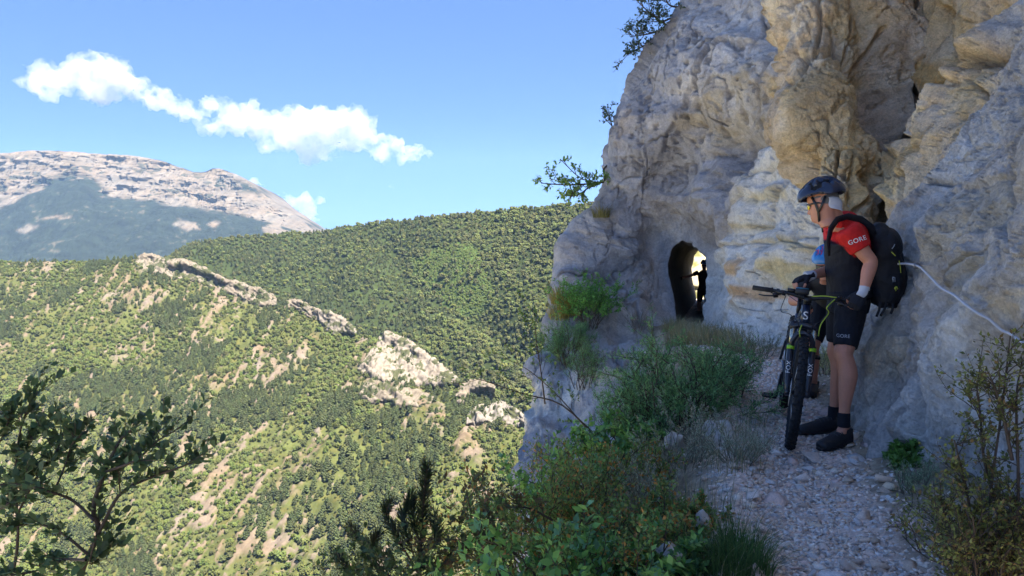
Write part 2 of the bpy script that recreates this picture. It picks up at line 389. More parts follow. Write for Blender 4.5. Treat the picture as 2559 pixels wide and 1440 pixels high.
dep = cliff_e * (but * 55 + strata * 20 + wv * 42 + wv2 * 26 + wv3 * 13)
fm[..., 1] -= dep
fore = sstep(1.0, 1.2, tf)
fm[..., 2] += fore * (ridged(fp / np.array([420, 1500, 700.]), 4, 63).reshape(tf.shape) * 55 + fbm(fp / 45, 3, 66).reshape(tf.shape) * 9 + ridged(fp / 16, 2, 67).reshape(tf.shape) * 7) + cliff_e * strata * 7 + 6 * fbm(fp / 60, 3, 68).reshape(tf.shape) * (tf < .02)
fx, fy = pix(fm); fx = fx + 9 * fbm(fp / 90, 3, 301).reshape(tf.shape); fy = fy + 7 * fbm(fp / 90, 3, 302).reshape(tf.shape)
fn1 = fbm(fp / np.array([160, 300, 60.]), 5, 81).reshape(tf.shape); fn2 = fbm(fp / 40, 3, 85).reshape(tf.shape)
forest = sstep(.93, 1.04, tf + fn1 * .13 + fn2 * .06)
forest = np.maximum(forest, sstep(.20, .32, fn1 + fn2 * .45 + .30 * np.exp(-((tf - .55) / .3) ** 2) * sstep(230, 330, fx) * sstep(520, 330, fx) - .12) * sstep(.0, .2, tf) * .75)
forest = np.maximum(forest, softpoly(fx, fy, [(500, 452), (560, 446), (640, 470), (668, 486), (600, 480), (530, 470)], 7) * sstep(-.4, .1, fn1 + fn2))
forest = np.maximum(forest, softpoly(fx, fy, [(60, 470), (110, 440), (230, 440), (290, 500), (200, 520), (60, 520)], 9) * sstep(-.35, .05, fn1 + fn2))
forest = np.maximum(forest, sstep(.05, .0, tf) * sstep(.05, .25, fn1) * sstep(190, 240, fx))
for pl in ([(432, 562), (450, 548), (490, 556), (500, 572), (470, 578)], [(520, 560), (532, 553), (550, 560), (538, 573)], [(655, 570), (690, 556), (722, 578), (700, 590), (670, 590)], [(40, 575), (70, 560), (95, 565), (60, 585)], [(0, 500), (100, 462), (110, 470), (0, 520)], [(110, 545), (180, 538), (180, 543), (110, 550)]):
    forest *= 1 - softpoly(fx, fy, pl, 5) * sstep(-.5, .0, fn2 + .2)
forest *= 1 - .35 * sstep(.45, .6, fn2 + fn1 * .3) * fore
vn = fbm(np.stack([fp[:, 0] / 16, fp[:, 1] * 0, fp[:, 2] / 110], -1), 3, 91).reshape(tf.shape)
rk = np.array([.235, .19, .145])[None, None] * (1 + .30 * vn[..., None] + .16 * strata[..., None]) + np.array([.05, .015, -.01]) * fn1[..., None]
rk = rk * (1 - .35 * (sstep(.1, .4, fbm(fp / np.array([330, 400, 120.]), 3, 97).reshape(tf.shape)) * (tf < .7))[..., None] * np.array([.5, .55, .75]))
fo = np.array([.024, .034, .022]) * (1 + .6 * fn2[..., None] + .35 * fn1[..., None])
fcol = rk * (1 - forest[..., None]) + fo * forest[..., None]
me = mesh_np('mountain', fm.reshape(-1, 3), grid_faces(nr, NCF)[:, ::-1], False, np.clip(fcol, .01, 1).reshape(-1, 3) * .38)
tag(link('mountain', me, M_FAR), kind='structure')

# ---- valley floor out to the edge of the air
me = mesh_np('valley_floor', np.array([(-8500, -3000, -535), (8500, -3000, -535), (8500, 9000, -535), (-8500, 9000, -535.)]), np.array([(0, 1, 2, 3)]))
tag(link('valley_floor', me, mat('valley_ground', (.22, .20, .11), .95, noise=[(.004, .4), (.03, .3)])), kind='structure')

# ---- unseen pale slope below the ledge, added to bounce sunlight onto the cliff
sx_ = np.concatenate([np.linspace(-3.2, -60, 60), np.linspace(-64, -300, 40)])[None] * np.ones((90, 1)); sy_ = np.linspace(-180, 38, 90)[:, None] * np.ones((1, 100)); sq = np.stack([sx_, sy_, sx_ * 0], -1).reshape(-1, 3)
sz_ = -3.5 - np.clip(sy_ + 2, 0, 60) * .95 + (sx_ + 3.2) * .60 + (fbm(sq / 9, 4, 31) * 1.6).reshape(sx_.shape); sn_ = fbm(sq / 4, 4, 33)[:, None]; sv = fbm(sq / 16, 3, 35)[:, None]
me = mesh_np('bounce_slope', np.stack([sx_, sy_, sz_], -1).reshape(-1, 3), grid_faces(90, 100), False, np.where(sv > .22, np.array([.15, .16, .06]), np.array([.62, .54, .45])) * (1 + .25 * sn_))
tag(link('bounce_slope', me, M_TERR), kind='structure')

# ---- sunlit slope seen through the tunnel
sl = np.stack([np.stack([P(px, py, Y) for px in np.linspace(1560, 1960, 60)]) for py, Y in zip(np.linspace(560, 900, 60), np.linspace(75, 40, 60))])
sf = sl.reshape(-1, 3); sl[..., 1] += (ridged(sf / 5, 4, 5) * 2.5).reshape(60, 60)
sn = fbm(sf / np.array([1.6, 3, 1.2]), 4, 6)[:, None]
me = mesh_np('sunlit_slope', sl.reshape(-1, 3), grid_faces(60, 60)[:, ::-1], False, np.where(sn > .02, np.array([.55, .46, .30]), np.array([.26, .25, .09])) * .38 * (1 + .3 * sn))
tag(link('rocky_hillside', me, M_TERR), kind='structure')

# ------------------------------------------------------------------ trees of the valley
def crown_mesh(name, kind, seed):
    r = random.Random(seed); mb = bmesh.new()
    def clump(c, s, sub=1):
        ret = bmesh.ops.create_icosphere(mb, subdivisions=sub, radius=1, matrix=Matrix.Translation(c) @ Matrix.Rotation(r.uniform(0, 6), 4, 'Z') @ Matrix.Rotation(r.uniform(0, 6), 4, 'X') @ Matrix.Diagonal((*s, 1)))
        for v in ret['verts']: v.co += Vector((r.gauss(0, 1), r.gauss(0, 1), r.gauss(0, 1))) * min(s) * .20
    if kind == 'pine':
        n = 15
        for i in range(n):
            z = .22 + .74 * i / (n - 1); w = .30 * (1 - .80 * ((z - .22) / .78) ** 1.2) * r.uniform(.8, 1.15); a = i * 2.4
            clump((math.cos(a) * w * .62, math.sin(a) * w * .62, z), (w * .62, w * .62, .085))
        clump((0, 0, .55), (.10, .10, .42)); tr = .025
    else:
        n = 12
        for i in range(n):
            a = i * 2.4 + r.uniform(-.4, .4); z = .30 + .55 * (i + .5) / n; rr = .34 * math.sqrt(max(.05, 1 - ((z - .5) / .52) ** 2)) * r.uniform(.55, 1.0)
            s = r.uniform(.15, .23); clump((math.cos(a) * rr, math.sin(a) * rr, z), (s, s, s * .85))
        clump((0, 0, .52), (.26, .26, .28)); tr = .02
    bmesh.ops.create_cone(mb, segments=5, radius1=tr * 1.4, radius2=tr * .6, depth=.5, matrix=Matrix.Translation((0, 0, .22)))
    me = bpy.data.meshes.new(name); mb.to_mesh(me); mb.free()
    return me
M_PINE = mat('pine_foliage', (.032, .041, .013), .8, spec=.2, noise=[(6, .4)], vary=.3)
M_LEAF = mat('leaf_foliage', (.047, .058, .0135), .8, spec=.2, noise=[(6, .4)], vary=.35)
M_LIME = mat('young_foliage', (.050, .066, .0125), .8, spec=.2, noise=[(6, .35)], vary=.25)
M_OLIVE = mat('olive_foliage', (.042, .047, .0145), .8, spec=.2, noise=[(6, .4)], vary=.35)
M_FRESH = mat('plantation_foliage', (.058, .080, .017), .8, spec=.2, noise=[(6, .25)], vary=.15)
KINDS = []
kinds_col = bpy.data.collections.new('tree_kinds')          # sources for the woods, not linked to the scene
for i, (k, m) in enumerate([('pine', M_PINE), ('pine', M_PINE), ('leaf', M_LEAF), ('leaf', M_LEAF), ('leaf', M_OLIVE), ('leaf', M_LIME), ('leaf', M_FRESH)]):
    me = crown_mesh('tree_kind', k, 40 + i); me.materials.append(m); KINDS.append(me)
    o = bpy.data.objects.new('%02d_kind' % i, me); kinds_col.objects.link(o)

def gn_scatter():
    ng = bpy.data.node_groups.new('scatter_trees', 'GeometryNodeTree')
    ng.interface.new_socket('Geometry', in_out='INPUT', socket_type='NodeSocketGeometry'); ng.interface.new_socket('Geometry', in_out='OUTPUT', socket_type='NodeSocketGeometry')
    N, L = ng.nodes, ng.links
    gi, go = N.new('NodeGroupInput'), N.new('NodeGroupOutput')
    ci = N.new('GeometryNodeCollectionInfo'); ci.inputs['Collection'].default_value = kinds_col; ci.inputs['Separate Children'].default_value = True; ci.inputs['Reset Children'].default_value = True
    ip = N.new('GeometryNodeInstanceOnPoints'); ip.inputs['Pick Instance'].default_value = True
    def at(n, t):
        a = N.new('GeometryNodeInputNamedAttribute'); a.data_type = t; a.inputs['Name'].default_value = n; return a.outputs['Attribute']
    L.new(gi.outputs[0], ip.inputs['Points']); L.new(ci.outputs[0], ip.inputs['Instance']); L.new(at('tidx', 'INT'), ip.inputs['Instance Index'])
    L.new(at('trot', 'FLOAT_VECTOR'), ip.inputs['Rotation']); L.new(at('tscl', 'FLOAT_VECTOR'), ip.inputs['Scale'])
    L.new(ip.outputs[0], go.inputs[0]); return ng
NG = gn_scatter()
def wood(name, pts, idx, scl, label):
    n = len(pts); me = bpy.data.meshes.new(name); me.vertices.add(n); me.vertices.foreach_set('co', pts.astype(np.float32).ravel())
    a = me.attributes.new('tidx', 'INT', 'POINT'); a.data.foreach_set('value', idx.astype(np.int32))
    a = me.attributes.new('trot', 'FLOAT_VECTOR', 'POINT'); a.data.foreach_set('vector', np.stack([RNG.normal(0, .06, n), RNG.normal(0, .06, n), RNG.uniform(0, 6.28, n)], 1).astype(np.float32).ravel())
    a = me.attributes.new('tscl', 'FLOAT_VECTOR', 'POINT'); w = RNG.uniform(.85, 1.25, n)
    a.data.foreach_set('vector', (scl[:, None] * np.stack([w, w, RNG.uniform(.85, 1.15, n)], 1)).astype(np.float32).ravel())
    o = link(name, me); md = o.modifiers.new('trees', 'NODES'); md.node_group = NG
    tag(o, label, 'woodland', kind='stuff'); return o
def sample(gr, n, w):
    """random points on a grid, weighted by w per cell and by area"""
    a = gr[:-1, :-1]; b = gr[:-1, 1:]; c = gr[1:, :-1]
    ar = np.linalg.norm(np.cross(b - a, c - a), axis=-1) * w[:-1, :-1]
    p = ar.ravel() / ar.sum(); k = RNG.choice(p.size, n, p=p); i, j = np.unravel_index(k, ar.shape)
    f, e = RNG.random(n)[:, None], RNG.random(n)[:, None]
    return a[i, j] * (1 - f) * (1 - e) + b[i, j] * f * (1 - e) + c[i, j] * (1 - f) * e + gr[1:, 1:][i, j] * f * e, i, j

vis = ((spx > -260) & (spx < 1560) & (spy < 1620)).astype(float)
den = vis * (1 - .93 * rock_m) ** 2 * (.30 + .7 * sstep(-.35, .15, streak(91, 18, 6)))
pts, ii, jj = sample(spur, 40000, den)
kn = fbm(pts / np.array([75, 75, 75.]), 3, 99); px_, py_ = pix(pts)
pinep = sstep(-.05, .12, kn + .22 * softpoly(px_, py_, [(850, 1010), (1150, 1060), (1150, 1300), (900, 1440), (780, 1300)], 60) + .2 * softpoly(px_, py_, [(-100, 760), (230, 740), (420, 900), (430, 1020), (100, 960)], 50) - .1)
rr = RNG.random(len(pts))
idx = np.where(rr < pinep * .85, RNG.integers(0, 2, len(pts)), np.where(RNG.random(len(pts)) < sstep(.1, -.3, kn) * .45, 5, RNG.integers(2, 5, len(pts))))
scl = np.where(idx < 2, RNG.uniform(6.5, 11, len(pts)), RNG.uniform(2.6, 6.8, len(pts))) * (1 + .45 * fbm(pts / 45, 3, 141))
pts[:, 2] -= .4
# the trees that show largest are things of their own
near = (px_ > 0) & (px_ < 1290) & (py_ > 1080) & (py_ < 1440)
big = np.where(near)[0]; big = big[np.argsort(-(scl[big] / pts[big, 1]))][:300]
keep = np.ones(len(pts), bool); keep[big] = False
wood('scrub_woodland', pts[keep], idx[keep], scl[keep], 'scrubby mixed woodland covering the sunlit slope across the valley')
LBL = {0: ('pine_tree', 'dark green conical pine standing on the lower part of the sunlit slope', 'pine trees on the lower slope'), 2: ('broadleaf_tree', 'rounded mid green broadleaf tree on the lower part of the sunlit slope', 'broadleaf trees on the lower slope'),
       4: ('olive_bush', 'dull olive green rounded bush on the lower part of the sunlit slope', 'olive green bushes on the lower slope'), 5: ('young_tree', 'bright yellow green rounded tree on the lower part of the sunlit slope', 'yellow green trees on the lower slope')}
for k in big:
    i = int(idx[k]); nm, lb, gp = LBL[{0: 0, 1: 0, 2: 2, 3: 2, 4: 4, 5: 5}[i]]
    o = bpy.data.objects.new(nm, KINDS[i]); C.objects.link(o); o.location = pts[k]; o.rotation_euler = (0, 0, random.uniform(0, 6.28)); o.scale = (scl[k] * random.uniform(.9, 1.2),) * 2 + (scl[k],)
    a_, b_ = px_[k], py_[k]; pl_ = 'behind the left leafy branches' if a_ < 330 else 'among the pale bare strips' if a_ < 760 else 'in the stand above the young pine' if a_ < 1060 else 'below the lowest outcrops'
    lb = ('tall ' if scl[k] > (9 if i < 2 else 5.4) else 'small ') + {0: 'dark conical pine', 1: 'dark conical pine', 2: 'rounded green tree', 3: 'rounded green tree', 4: 'dull olive bush', 5: 'yellow green tree'}[i] + (' halfway down the slope, ' if b_ < 1230 else ' low on the slope, ') + pl_
    tag(o, lb, 'bush' if nm == 'olive_bush' else 'tree', gp)

pts, ii, jj = sample(spur, 16000, vis * (1 - .45 * rock_m)); n = len(pts); pts[:, 2] -= .2
wood('low_scrub', pts, RNG.choice([2, 3, 4, 4, 5], n), RNG.uniform(1.3, 2.9, n), 'low scattered scrub between the trees and on the bare strips of the sunlit slope')
vis = ((hpx > 300) & (hpx < 1620) & (hpy < 1120)).astype(float)
pts, ii, jj = sample(h, 24000, vis * (1 - .75 * clr))
px_, py_ = pix(pts); kn = fbm(pts / 90, 3, 120)
dark = np.maximum(softpoly(px_, py_, [(430, 600), (600, 605), (1000, 640), (1010, 690), (1150, 800), (1000, 850), (860, 840), (690, 730), (520, 690)], 25), softpoly(px_, py_, [(560, 560), (1050, 540), (1120, 600), (1000, 640), (700, 620)], 15) * .7)
idx = np.where(RNG.random(len(pts)) < .10 + .6 * dark + kn * .3, RNG.integers(0, 2, len(pts)), np.where(RNG.random(len(pts)) < .45 + kn, 4, RNG.integers(2, 4, len(pts))))
scl = np.where(idx < 2, RNG.uniform(5, 11, len(pts)), RNG.uniform(4.5, 10, len(pts))) * (.95 + .5 * fbm(pts / 55, 3, 140)); pts[:, 2] -= .6
wood('hill_forest', pts, idx, scl, 'dense forest covering the hill behind the rocky spur')
pts, ii, jj = sample(h, 9000, clr ** 2); n = len(pts); pts[:, 2] -= .3
wood('young_plantation', pts, np.full(n, 6), RNG.uniform(2.6, 4.2, n), 'bright green clearing of young trees on the forested hill')
# ---- rock outcrops standing out of the spur
SPF = spur[14:].reshape(-1, 3); SPX, SPY = spx[14:].ravel(), spy[14:].ravel()
def spur_y(px, py):
    d = (SPX - px) ** 2 + (SPY - py) ** 2; k = np.argpartition(d, 8)[:8]; return float(SPF[k, 1].min())
M_OUT = mat('outcrop_rock', vcol=True, rough=.95, spec=.1, noise=[(.25, .2), (1.2, .2)], bump=[(.6, .6, 1.0), (2.5, .5, .3)])
def outcrop(top, botm, bulge, label, seed, tone=(.36, .30, .235), hang=0.0, rib=1.0):
    n = 9; s = np.linspace(0, 1, n); T_ = catmull(np.array(top, float), s * (len(top) - 1)); B_ = catmull(np.array(botm, float), s * (len(botm) - 1)); rows = []
    for k, (f, out) in enumerate(((-.25, -14), (0, -1), (.22, bulge * (.8 - hang)), (.5, bulge * (1.0 - 1.3 * hang)), (.78, bulge * (.75 + hang)), (1.0, bulge * .2 + bulge * hang * .6), (1.08, -25))):
        r = []
        for a, c in zip(B_, T_):
            q = a + (c - a) * f; r.append(P(q[0], q[1], spur_y(*(a + (c - a) * min(max(f, 0), 1))) - out))
        rows.append(r)
    L = np.hypot(*(np.array(top[-1]) - np.array(top[0]))); Hh = np.abs(T_ - B_)[:, 1].mean()
    cs = max(6, int(L / 8 / 1.6)); g = patch(np.array(rows), [4, 6] + [max(5, int(Hh / 4 / 1.6))] * 3 + [5], [cs] * 8); p = g.reshape(-1, 3); nn = grid_normals(g); nn *= np.sign(-nn[..., 1:2])
    b1, i1 = blocks(p, (11, 14, 8), seed, 2.8 * rib); b2, i2 = blocks(p, (4, 5, 3), seed + 3, 1.2)
    st_ = terrace(p, (.45, .1, .85), 4.5, seed + 5, .3) * 2.6; rb_ = ridged(np.stack([(p[:, 0] - p[:, 2] * .8) / 9, p[:, 1] / 40, p[:, 2] / 30], 1), 3, seed) * 2.0 * rib
    e = np.ones(g.shape[:2]); e[:, :3] = .2; e[:, -3:] = .2
    g = g + nn * ((b1 + b2 + st_ + rb_).reshape(g.shape[:2]) * e)[..., None]
    n1 = fbm(p / 14, 3, seed); n2 = fbm(p / 4, 3, seed + 1); c = np.array(tone) * (1 + .25 * n1 + .25 * n2 + .3 * (i2 - .5))[:, None] + np.array([.0, .012, .03]) * n1[:, None]
    gm = sstep(.10, .2, n1 + .5 * n2)[:, None]; c = c * (1 - gm) + np.array([.12, .125, .04]) * gm
    o = link('rock_outcrop', mesh_np('rock_outcrop', p * 0 + g.reshape(-1, 3), grid_faces(*g.shape[:2]), False, np.clip(c * .34, .02, .7)), M_OUT); tag(o, label, 'rock outcrop', 'limestone outcrops along the spur crest'); return o
outcrop([(338, 652), (360, 640), (385, 638), (412, 648)], [(345, 672), (370, 682), (392, 684), (412, 688)], 9, 'small pale outcrop on the skyline of the spur, left of the arched one', 501)
outcrop([(412, 660), (440, 651), (470, 654), (500, 668), (545, 688), (570, 700)], [(412, 690), (440, 696), (470, 702), (500, 706), (545, 724), (570, 732)], 12, 'long arched outcrop with an overhang just under the spur skyline', 511, hang=.45)
outcrop([(560, 700), (590, 704), (625, 716), (660, 728), (692, 746)], [(560, 728), (590, 742), (620, 756), (655, 766), (690, 768)], 11, 'blocky outcrop wall continuing down from the arched one', 521)
outcrop([(716, 752), (745, 752), (775, 768), (805, 778)], [(722, 772), (750, 782), (780, 796), (805, 806)], 8, 'low broken rock ribs halfway down the spur crest', 531)
outcrop([(795, 776), (830, 782), (860, 800), (892, 828)], [(800, 808), (822, 828), (846, 842), (884, 838)], 12, 'tilted slab outcrop midway down the spur crest', 541, (.40, .34, .28))
outcrop([(930, 872), (962, 842), (1000, 846), (1050, 876), (1100, 912), (1150, 948)], [(892, 924), (935, 948), (985, 960), (1040, 965), (1100, 968), (1148, 962)], 16, 'largest outcrop, a folded mass of pale slabs above the drop', 551, (.44, .37, .30))
outcrop([(1138, 985), (1165, 962), (1205, 955), (1238, 968)], [(1142, 1008), (1172, 1014), (1205, 1004), (1236, 988)], 10, 'small outcrop with a cave hollow below the largest one', 561, hang=.5)
outcrop([(1168, 1036), (1205, 1012), (1250, 1006), (1285, 1022), (1312, 1046)], [(1165, 1066), (1200, 1060), (1245, 1060), (1285, 1064), (1312, 1066)], 11, 'ribbed grey outcrop lowest on the crest, next to the near cliff', 571, (.40, .35, .30), rib=1.5)
outcrop([(905, 975), (930, 950), (980, 962), (1040, 975), (1090, 990)], [(900, 985), (925, 1000), (960, 1010), (1010, 1020), (1075, 1010)], 7, 'broken rubble slope of pale rock under the largest outcrop', 581)
# ================================================================== the cliff
M_ROCK = mat('limestone', vcol=True, rough=.9, spec=.2, noise=[(3.1, .18), (17, .22), (60, .22)], bump=[(9, .7, .10), (34, .9, .045), (120, .7, .012)])

def lighten(c):
    m = c.mean(1, keepdims=True); c = (m + (c - m) * 1.25) * np.array([1.06, .99, .95]); return np.clip(.92 * (1 - np.exp(-c * 3.3)), .03, .88)
def rows_to_net(rows):
    return np.array([[P(px, py, Y) for px, Y in r] for py, r in rows])

# ---- headland with the tunnel: silhouette on the left, concave corner to the right, buttress below
H = rows_to_net([
 (-400, [(2010, 27), (1900, 21.0), (1980, 19.5), (2070, 18.5), (2180, 17.5), (2320, 15.5), (2460, 13)]),
 (-200, [(1900, 27), (1805, 21.0), (1890, 19.5), (1980, 18.5), (2100, 17.2), (2240, 15.2), (2380, 12.5)]),
 (-50,  [(1815, 26), (1728, 20.8), (1810, 19.3), (1900, 18.4), (2010, 17.0), (2130, 14.8), (2280, 12)]),
 (60,   [(1760, 26), (1668, 20.6), (1750, 19.1), (1850, 18.2), (1960, 16.8), (2080, 14.5), (2230, 11.6)]),
 (160,  [(1690, 26), (1606, 20.5), (1690, 19.0), (1795, 18.0), (1915, 16.6), (2050, 14.2), (2200, 11.3)]),
 (260,  [(1640, 26), (1556, 20.5), (1640, 19.0), (1750, 18.1), (1880, 16.5), (2030, 13.8), (2180, 11)]),
 (360,  [(1600, 26), (1520, 20.5), (1605, 19.1), (1715, 18.4), (1850, 16.4), (2005, 13.5), (2165, 10.4)]),
 (440,  [(1590, 26), (1510, 20.5), (1590, 19.3), (1695, 18.7), (1830, 16.2), (1990, 13.0), (2150, 10)]),
 (520,  [(1570, 26), (1482, 20.4), (1565, 19.6), (1672, 19.2), (1808, 16.5), (1968, 12.6), (2135, 9.6)]),
 (600,  [(1520, 25), (1424, 20.2), (1530, 19.8), (1652, 19.8), (1790, 17.4), (1950, 12.2), (2120, 9.2)]),
 (700,  [(1480, 24), (1392, 19.5), (1505, 19.4), (1645, 19.8), (1780, 18.0), (1940, 11.8), (2110, 8.8)]),
 (790,  [(1450, 23), (1376, 18.6), (1490, 18.6), (1640, 19.2), (1770, 17.8), (1930, 11.4), (2100, 8.5)]),
 (870,  [(1430, 22), (1362, 17.2), (1470, 16.8), (1620, 16.6), (1760, 16.0), (1920, 11.2), (2090, 8.4)]),
 (1000, [(1400, 19), (1332, 13.6), (1430, 12.8), (1560, 12.4), (1720, 13.0), (1900, 11), (2090, 9)]),
 (1150, [(1370, 17), (1302, 11.2), (1390, 10.2), (1500, 9.8), (1680, 10.5), (1900, 10.5), (2090, 9)]),
 (1300, [(1360, 16), (1293, 9.8), (1370, 8.9), (1470, 8.6), (1660, 9.5), (1900, 10), (2090, 9)]),
 (1520, [(1350, 15), (1291, 9.2), (1370, 8.4), (1470, 8.2), (1650, 9), (1900, 10), (2090, 9)])])
top = H[0]; lean = np.stack([np.array([2.6, 2.4, 1.6, .9, .2, -.2, -.4]), np.full(7, .3), np.full(7, 10.0)], 1)
H = np.concatenate([(top + lean * 1.9)[None], (top + lean)[None], H], 0)
eH = H[:, -1]; H = np.concatenate([H, np.stack([eH + np.array([.8, -4, 0]), eH + np.array([2.5, -12, 0])], 1)], 1)
HR = [8, 12, 34, 34, 42, 42, 44, 44, 34, 34, 34, 42, 40, 34, 44, 44, 40, 34]; HC = [26, 44, 54, 66, 66, 40, 8, 4]
hs = patch(H, HR, HC)
hx0, hy0 = pix(hs); hn = grid_normals(hs)
hn *= np.sign((hn * (np.array([0, 0, 1.5]) - hs)).sum(-1, keepdims=True))
p = hs.reshape(-1, 3)
# base relief: big folds, then facets, weathered skin on the upper headland, broken rock lower down
upper = sstep(640, 420, hy0).ravel(); recess = sstep(1760, 1850, hx0).ravel() * sstep(330, 420, hy0).ravel()
butt = sstep(850, 930, hy0).ravel()
b1, id1 = blocks(p, (1.9, 2.2, 1.7), 3, .58); b1b, _ = blocks(p, (1.1, 1.3, 1.0), 4, .30)
b2, id2 = blocks(p, (.62, .75, .5), 7, .14); b2b, _ = blocks(p, (.36, .45, .34), 8, .060)
b3, id3 = blocks(p, (.22, .26, .2), 11, .036)
b4, id4 = blocks(p, (.13, .15, .11), 15, .018)
strat = fbm(np.stack([p[:, 0] * .25, p[:, 1] * .25, (p[:, 2] + p[:, 0] * .35) * 1.9], 1), 3, 41)
pits = sstep(.18, .5, fbm(p * 5.5, 3, 43)) * upper
d = fbm(p / 3.2, 3, 1) * .30 + (b1 + b1b) * .8 + (b2 + b2b) * (1 - .25 * upper) + b3 * (1 - .4 * upper) + b4 + ridged(p * np.array([1.6, 1.6, 1.0]), 5, 9, .6) * .04 + fbm(p * 9, 3, 10) * .015 + blocks(p, (1.6, 1.2, .22), 455, .09)[0] * recess - pits * .10 - .22 * joints(p, (.9, .9, .45), 401, .022) - .13 * joints(p, (1.7, 1.7, 1.0), 405, .025) - .08 * joints(p, (3.4, 3.4, 2.4), 409, .03) + terrace(p, (.32, .12, .94), .42, 413, .25) * .05 * (.35 + .65 * sstep(-.2, .3, fbm(p / 2.4, 2, 417))) + butt * (ridged(p * np.array([1.1, .6, .35]), 3, 4) * .28 - .1)
edge = np.ones(hs.shape[:2]); edge[:, :26] = np.linspace(.2, .5, 26); edge[:, 26:84] = np.linspace(.5, 1, 58); edge *= 1 - .65 * sstep(110, 40, polydist(hx0, hy0, [(1708, 630), (1712, 800)], False))
# open cracks (drawn on the rock where the photograph shows them)
for ln, w, dep in (([(1785, 90), (1795, 112), (1775, 150), (1755, 190), (1745, 225)], 5, .30), ([(1735, 225), (1710, 270)], 5, .15), ([(1905, 385), (1890, 420), (1868, 440)], 4, .25), ([(1995, 395), (1930, 425), (1880, 440)], 3, .15),
                   ([(1690, 310), (1665, 345), (1658, 380)], 4, .15), ([(1770, 430), (1762, 470), (1740, 490)], 4, .18), ([(1960, 480), (1955, 540), (1950, 600)], 2.5, .10), ([(1800, 620), (1950, 605), (2040, 615)], 3, .10)):
    dd = polydist(hx0.ravel() + fbm(p * 3, 2, 3) * 5, hy0.ravel() + fbm(p * 3, 2, 4) * 5, ln, False)
    d -= dep * np.exp(-(dd / w) ** 2)
# overhanging brow left of the bulge and the shelf under it
brow = softpoly(hx0.ravel(), hy0.ravel(), [(1600, 470), (1720, 300), (1870, 330), (1935, 290), (1940, 360), (1860, 370), (1770, 400), (1700, 480)], 26)
d -= brow * .35
shelf = softpoly(hx0.ravel(), hy0.ravel(), [(1760, 520), (1880, 450), (2000, 470), (1900, 520), (1860, 620), (1780, 600)], 14)
d += shelf * .12
hs2 = hs + hn * (d.reshape(hs.shape[:2]) * edge)[..., None]
# colours: blue grey weathered crust above, fresh cream rock in the corner, ochre and rust stains
n1 = fbm(p / 1.3, 4, 61); n2 = fbm(p * 3, 3, 65); X, Yp = hx0.ravel() + n1 * 22, hy0.ravel() + n1 * 22
grey = np.array([.205, .207, .218]); cream = np.array([.60, .545, .465]); ochre = np.array([.42, .285, .125]); rust = np.array([.30, .15, .075]); dark = np.array([.175, .160, .150]); pink = np.array([.45, .36, .30])
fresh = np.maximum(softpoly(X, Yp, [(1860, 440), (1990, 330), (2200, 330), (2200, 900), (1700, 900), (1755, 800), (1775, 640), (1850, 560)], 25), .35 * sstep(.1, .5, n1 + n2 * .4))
c = grey[None] * (1 + .22 * n1[:, None] + .16 * n2[:, None] + .42 * (id2 - .5)[:, None] + .25 * (id3 - .5)[:, None])
def blend(c, k, m): return c * (1 - m[:, None]) + k[None] * (1 + .18 * n2[:, None] + .34 * (id3 - .5)[:, None] + .24 * (id2 - .5)[:, None]) * m[:, None]
c = blend(c, cream, fresh * (.80 + .2 * sstep(-.5, .1, n2)))
c = blend(c, np.array([.49, .475, .46]), softpoly(X, Yp, [(1700, 0), (1990, 0), (1930, 150), (1870, 180), (1850, 300), (1740, 330), (1800, 130)], 40) * .6)
c = blend(c, np.array([.25, .215, .165]), softpoly(X, Yp, [(1690, 300), (1860, 150), (1945, 110), (1935, 360), (1840, 350), (1760, 380), (1700, 360)], 22) * (.5 + .5 * sstep(-.3, .3, n2 + n1)))
for pl in ([(1915, 180), (1940, 190), (1940, 270), (1905, 225)], [(1895, 280), (1935, 262), (1935, 340), (1905, 345)]): c = blend(c, np.array([.36, .235, .125]), softpoly(X, Yp, pl, 8) * .85)
for pl in ([(1925, 660), (2020, 640), (2100, 640), (2100, 720), (2000, 725), (1935, 715)],): c = blend(c, np.array([.43, .31, .165]), softpoly(X, Yp, pl, 7) * .92)
for pl in ([(1850, 730), (1880, 718), (1960, 720), (1960, 735), (1900, 745), (1870, 760)], [(1858, 665), (1880, 640), (1905, 660), (1890, 690), (1865, 692)]): c = blend(c, rust * 1.25, softpoly(X, Yp, pl, 7) * .8)
for pl in ([(1870, 505), (1910, 470), (1995, 440), (2000, 452), (1930, 490), (1880, 515)], [(1850, 560), (1905, 552), (1905, 570), (1850, 572)], [(1900, 610), (2000, 600), (2040, 612), (1960, 628)]): c = blend(c, np.array([.40, .31, .19]), softpoly(X, Yp, pl, 6) * .85)
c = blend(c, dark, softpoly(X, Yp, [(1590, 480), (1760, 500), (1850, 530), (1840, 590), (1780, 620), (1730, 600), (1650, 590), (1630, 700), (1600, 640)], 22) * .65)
c = blend(c, pink, softpoly(X, Yp, [(1560, 700), (1650, 620), (1670, 800), (1600, 810)], 18) * .6)
c = blend(c, np.array([.47, .385, .30]), sstep(.15, .5, fbm(p / 2.1, 3, 71)) * .55 * sstep(1640, 1560, hx0.ravel() + .42 * (hy0.ravel() - 250)) * sstep(700, 560, hy0.ravel()))
c = blend(c, np.array([.26, .25, .245]), butt * .45 * sstep(-.3, .2, n1)); c = blend(c, np.array([.52, .46, .37]), butt * sstep(.10, .35, n1 + .3 * n2) * .7)
c = c * (1 - .3 * pits[:, None])
cols = lighten(c)
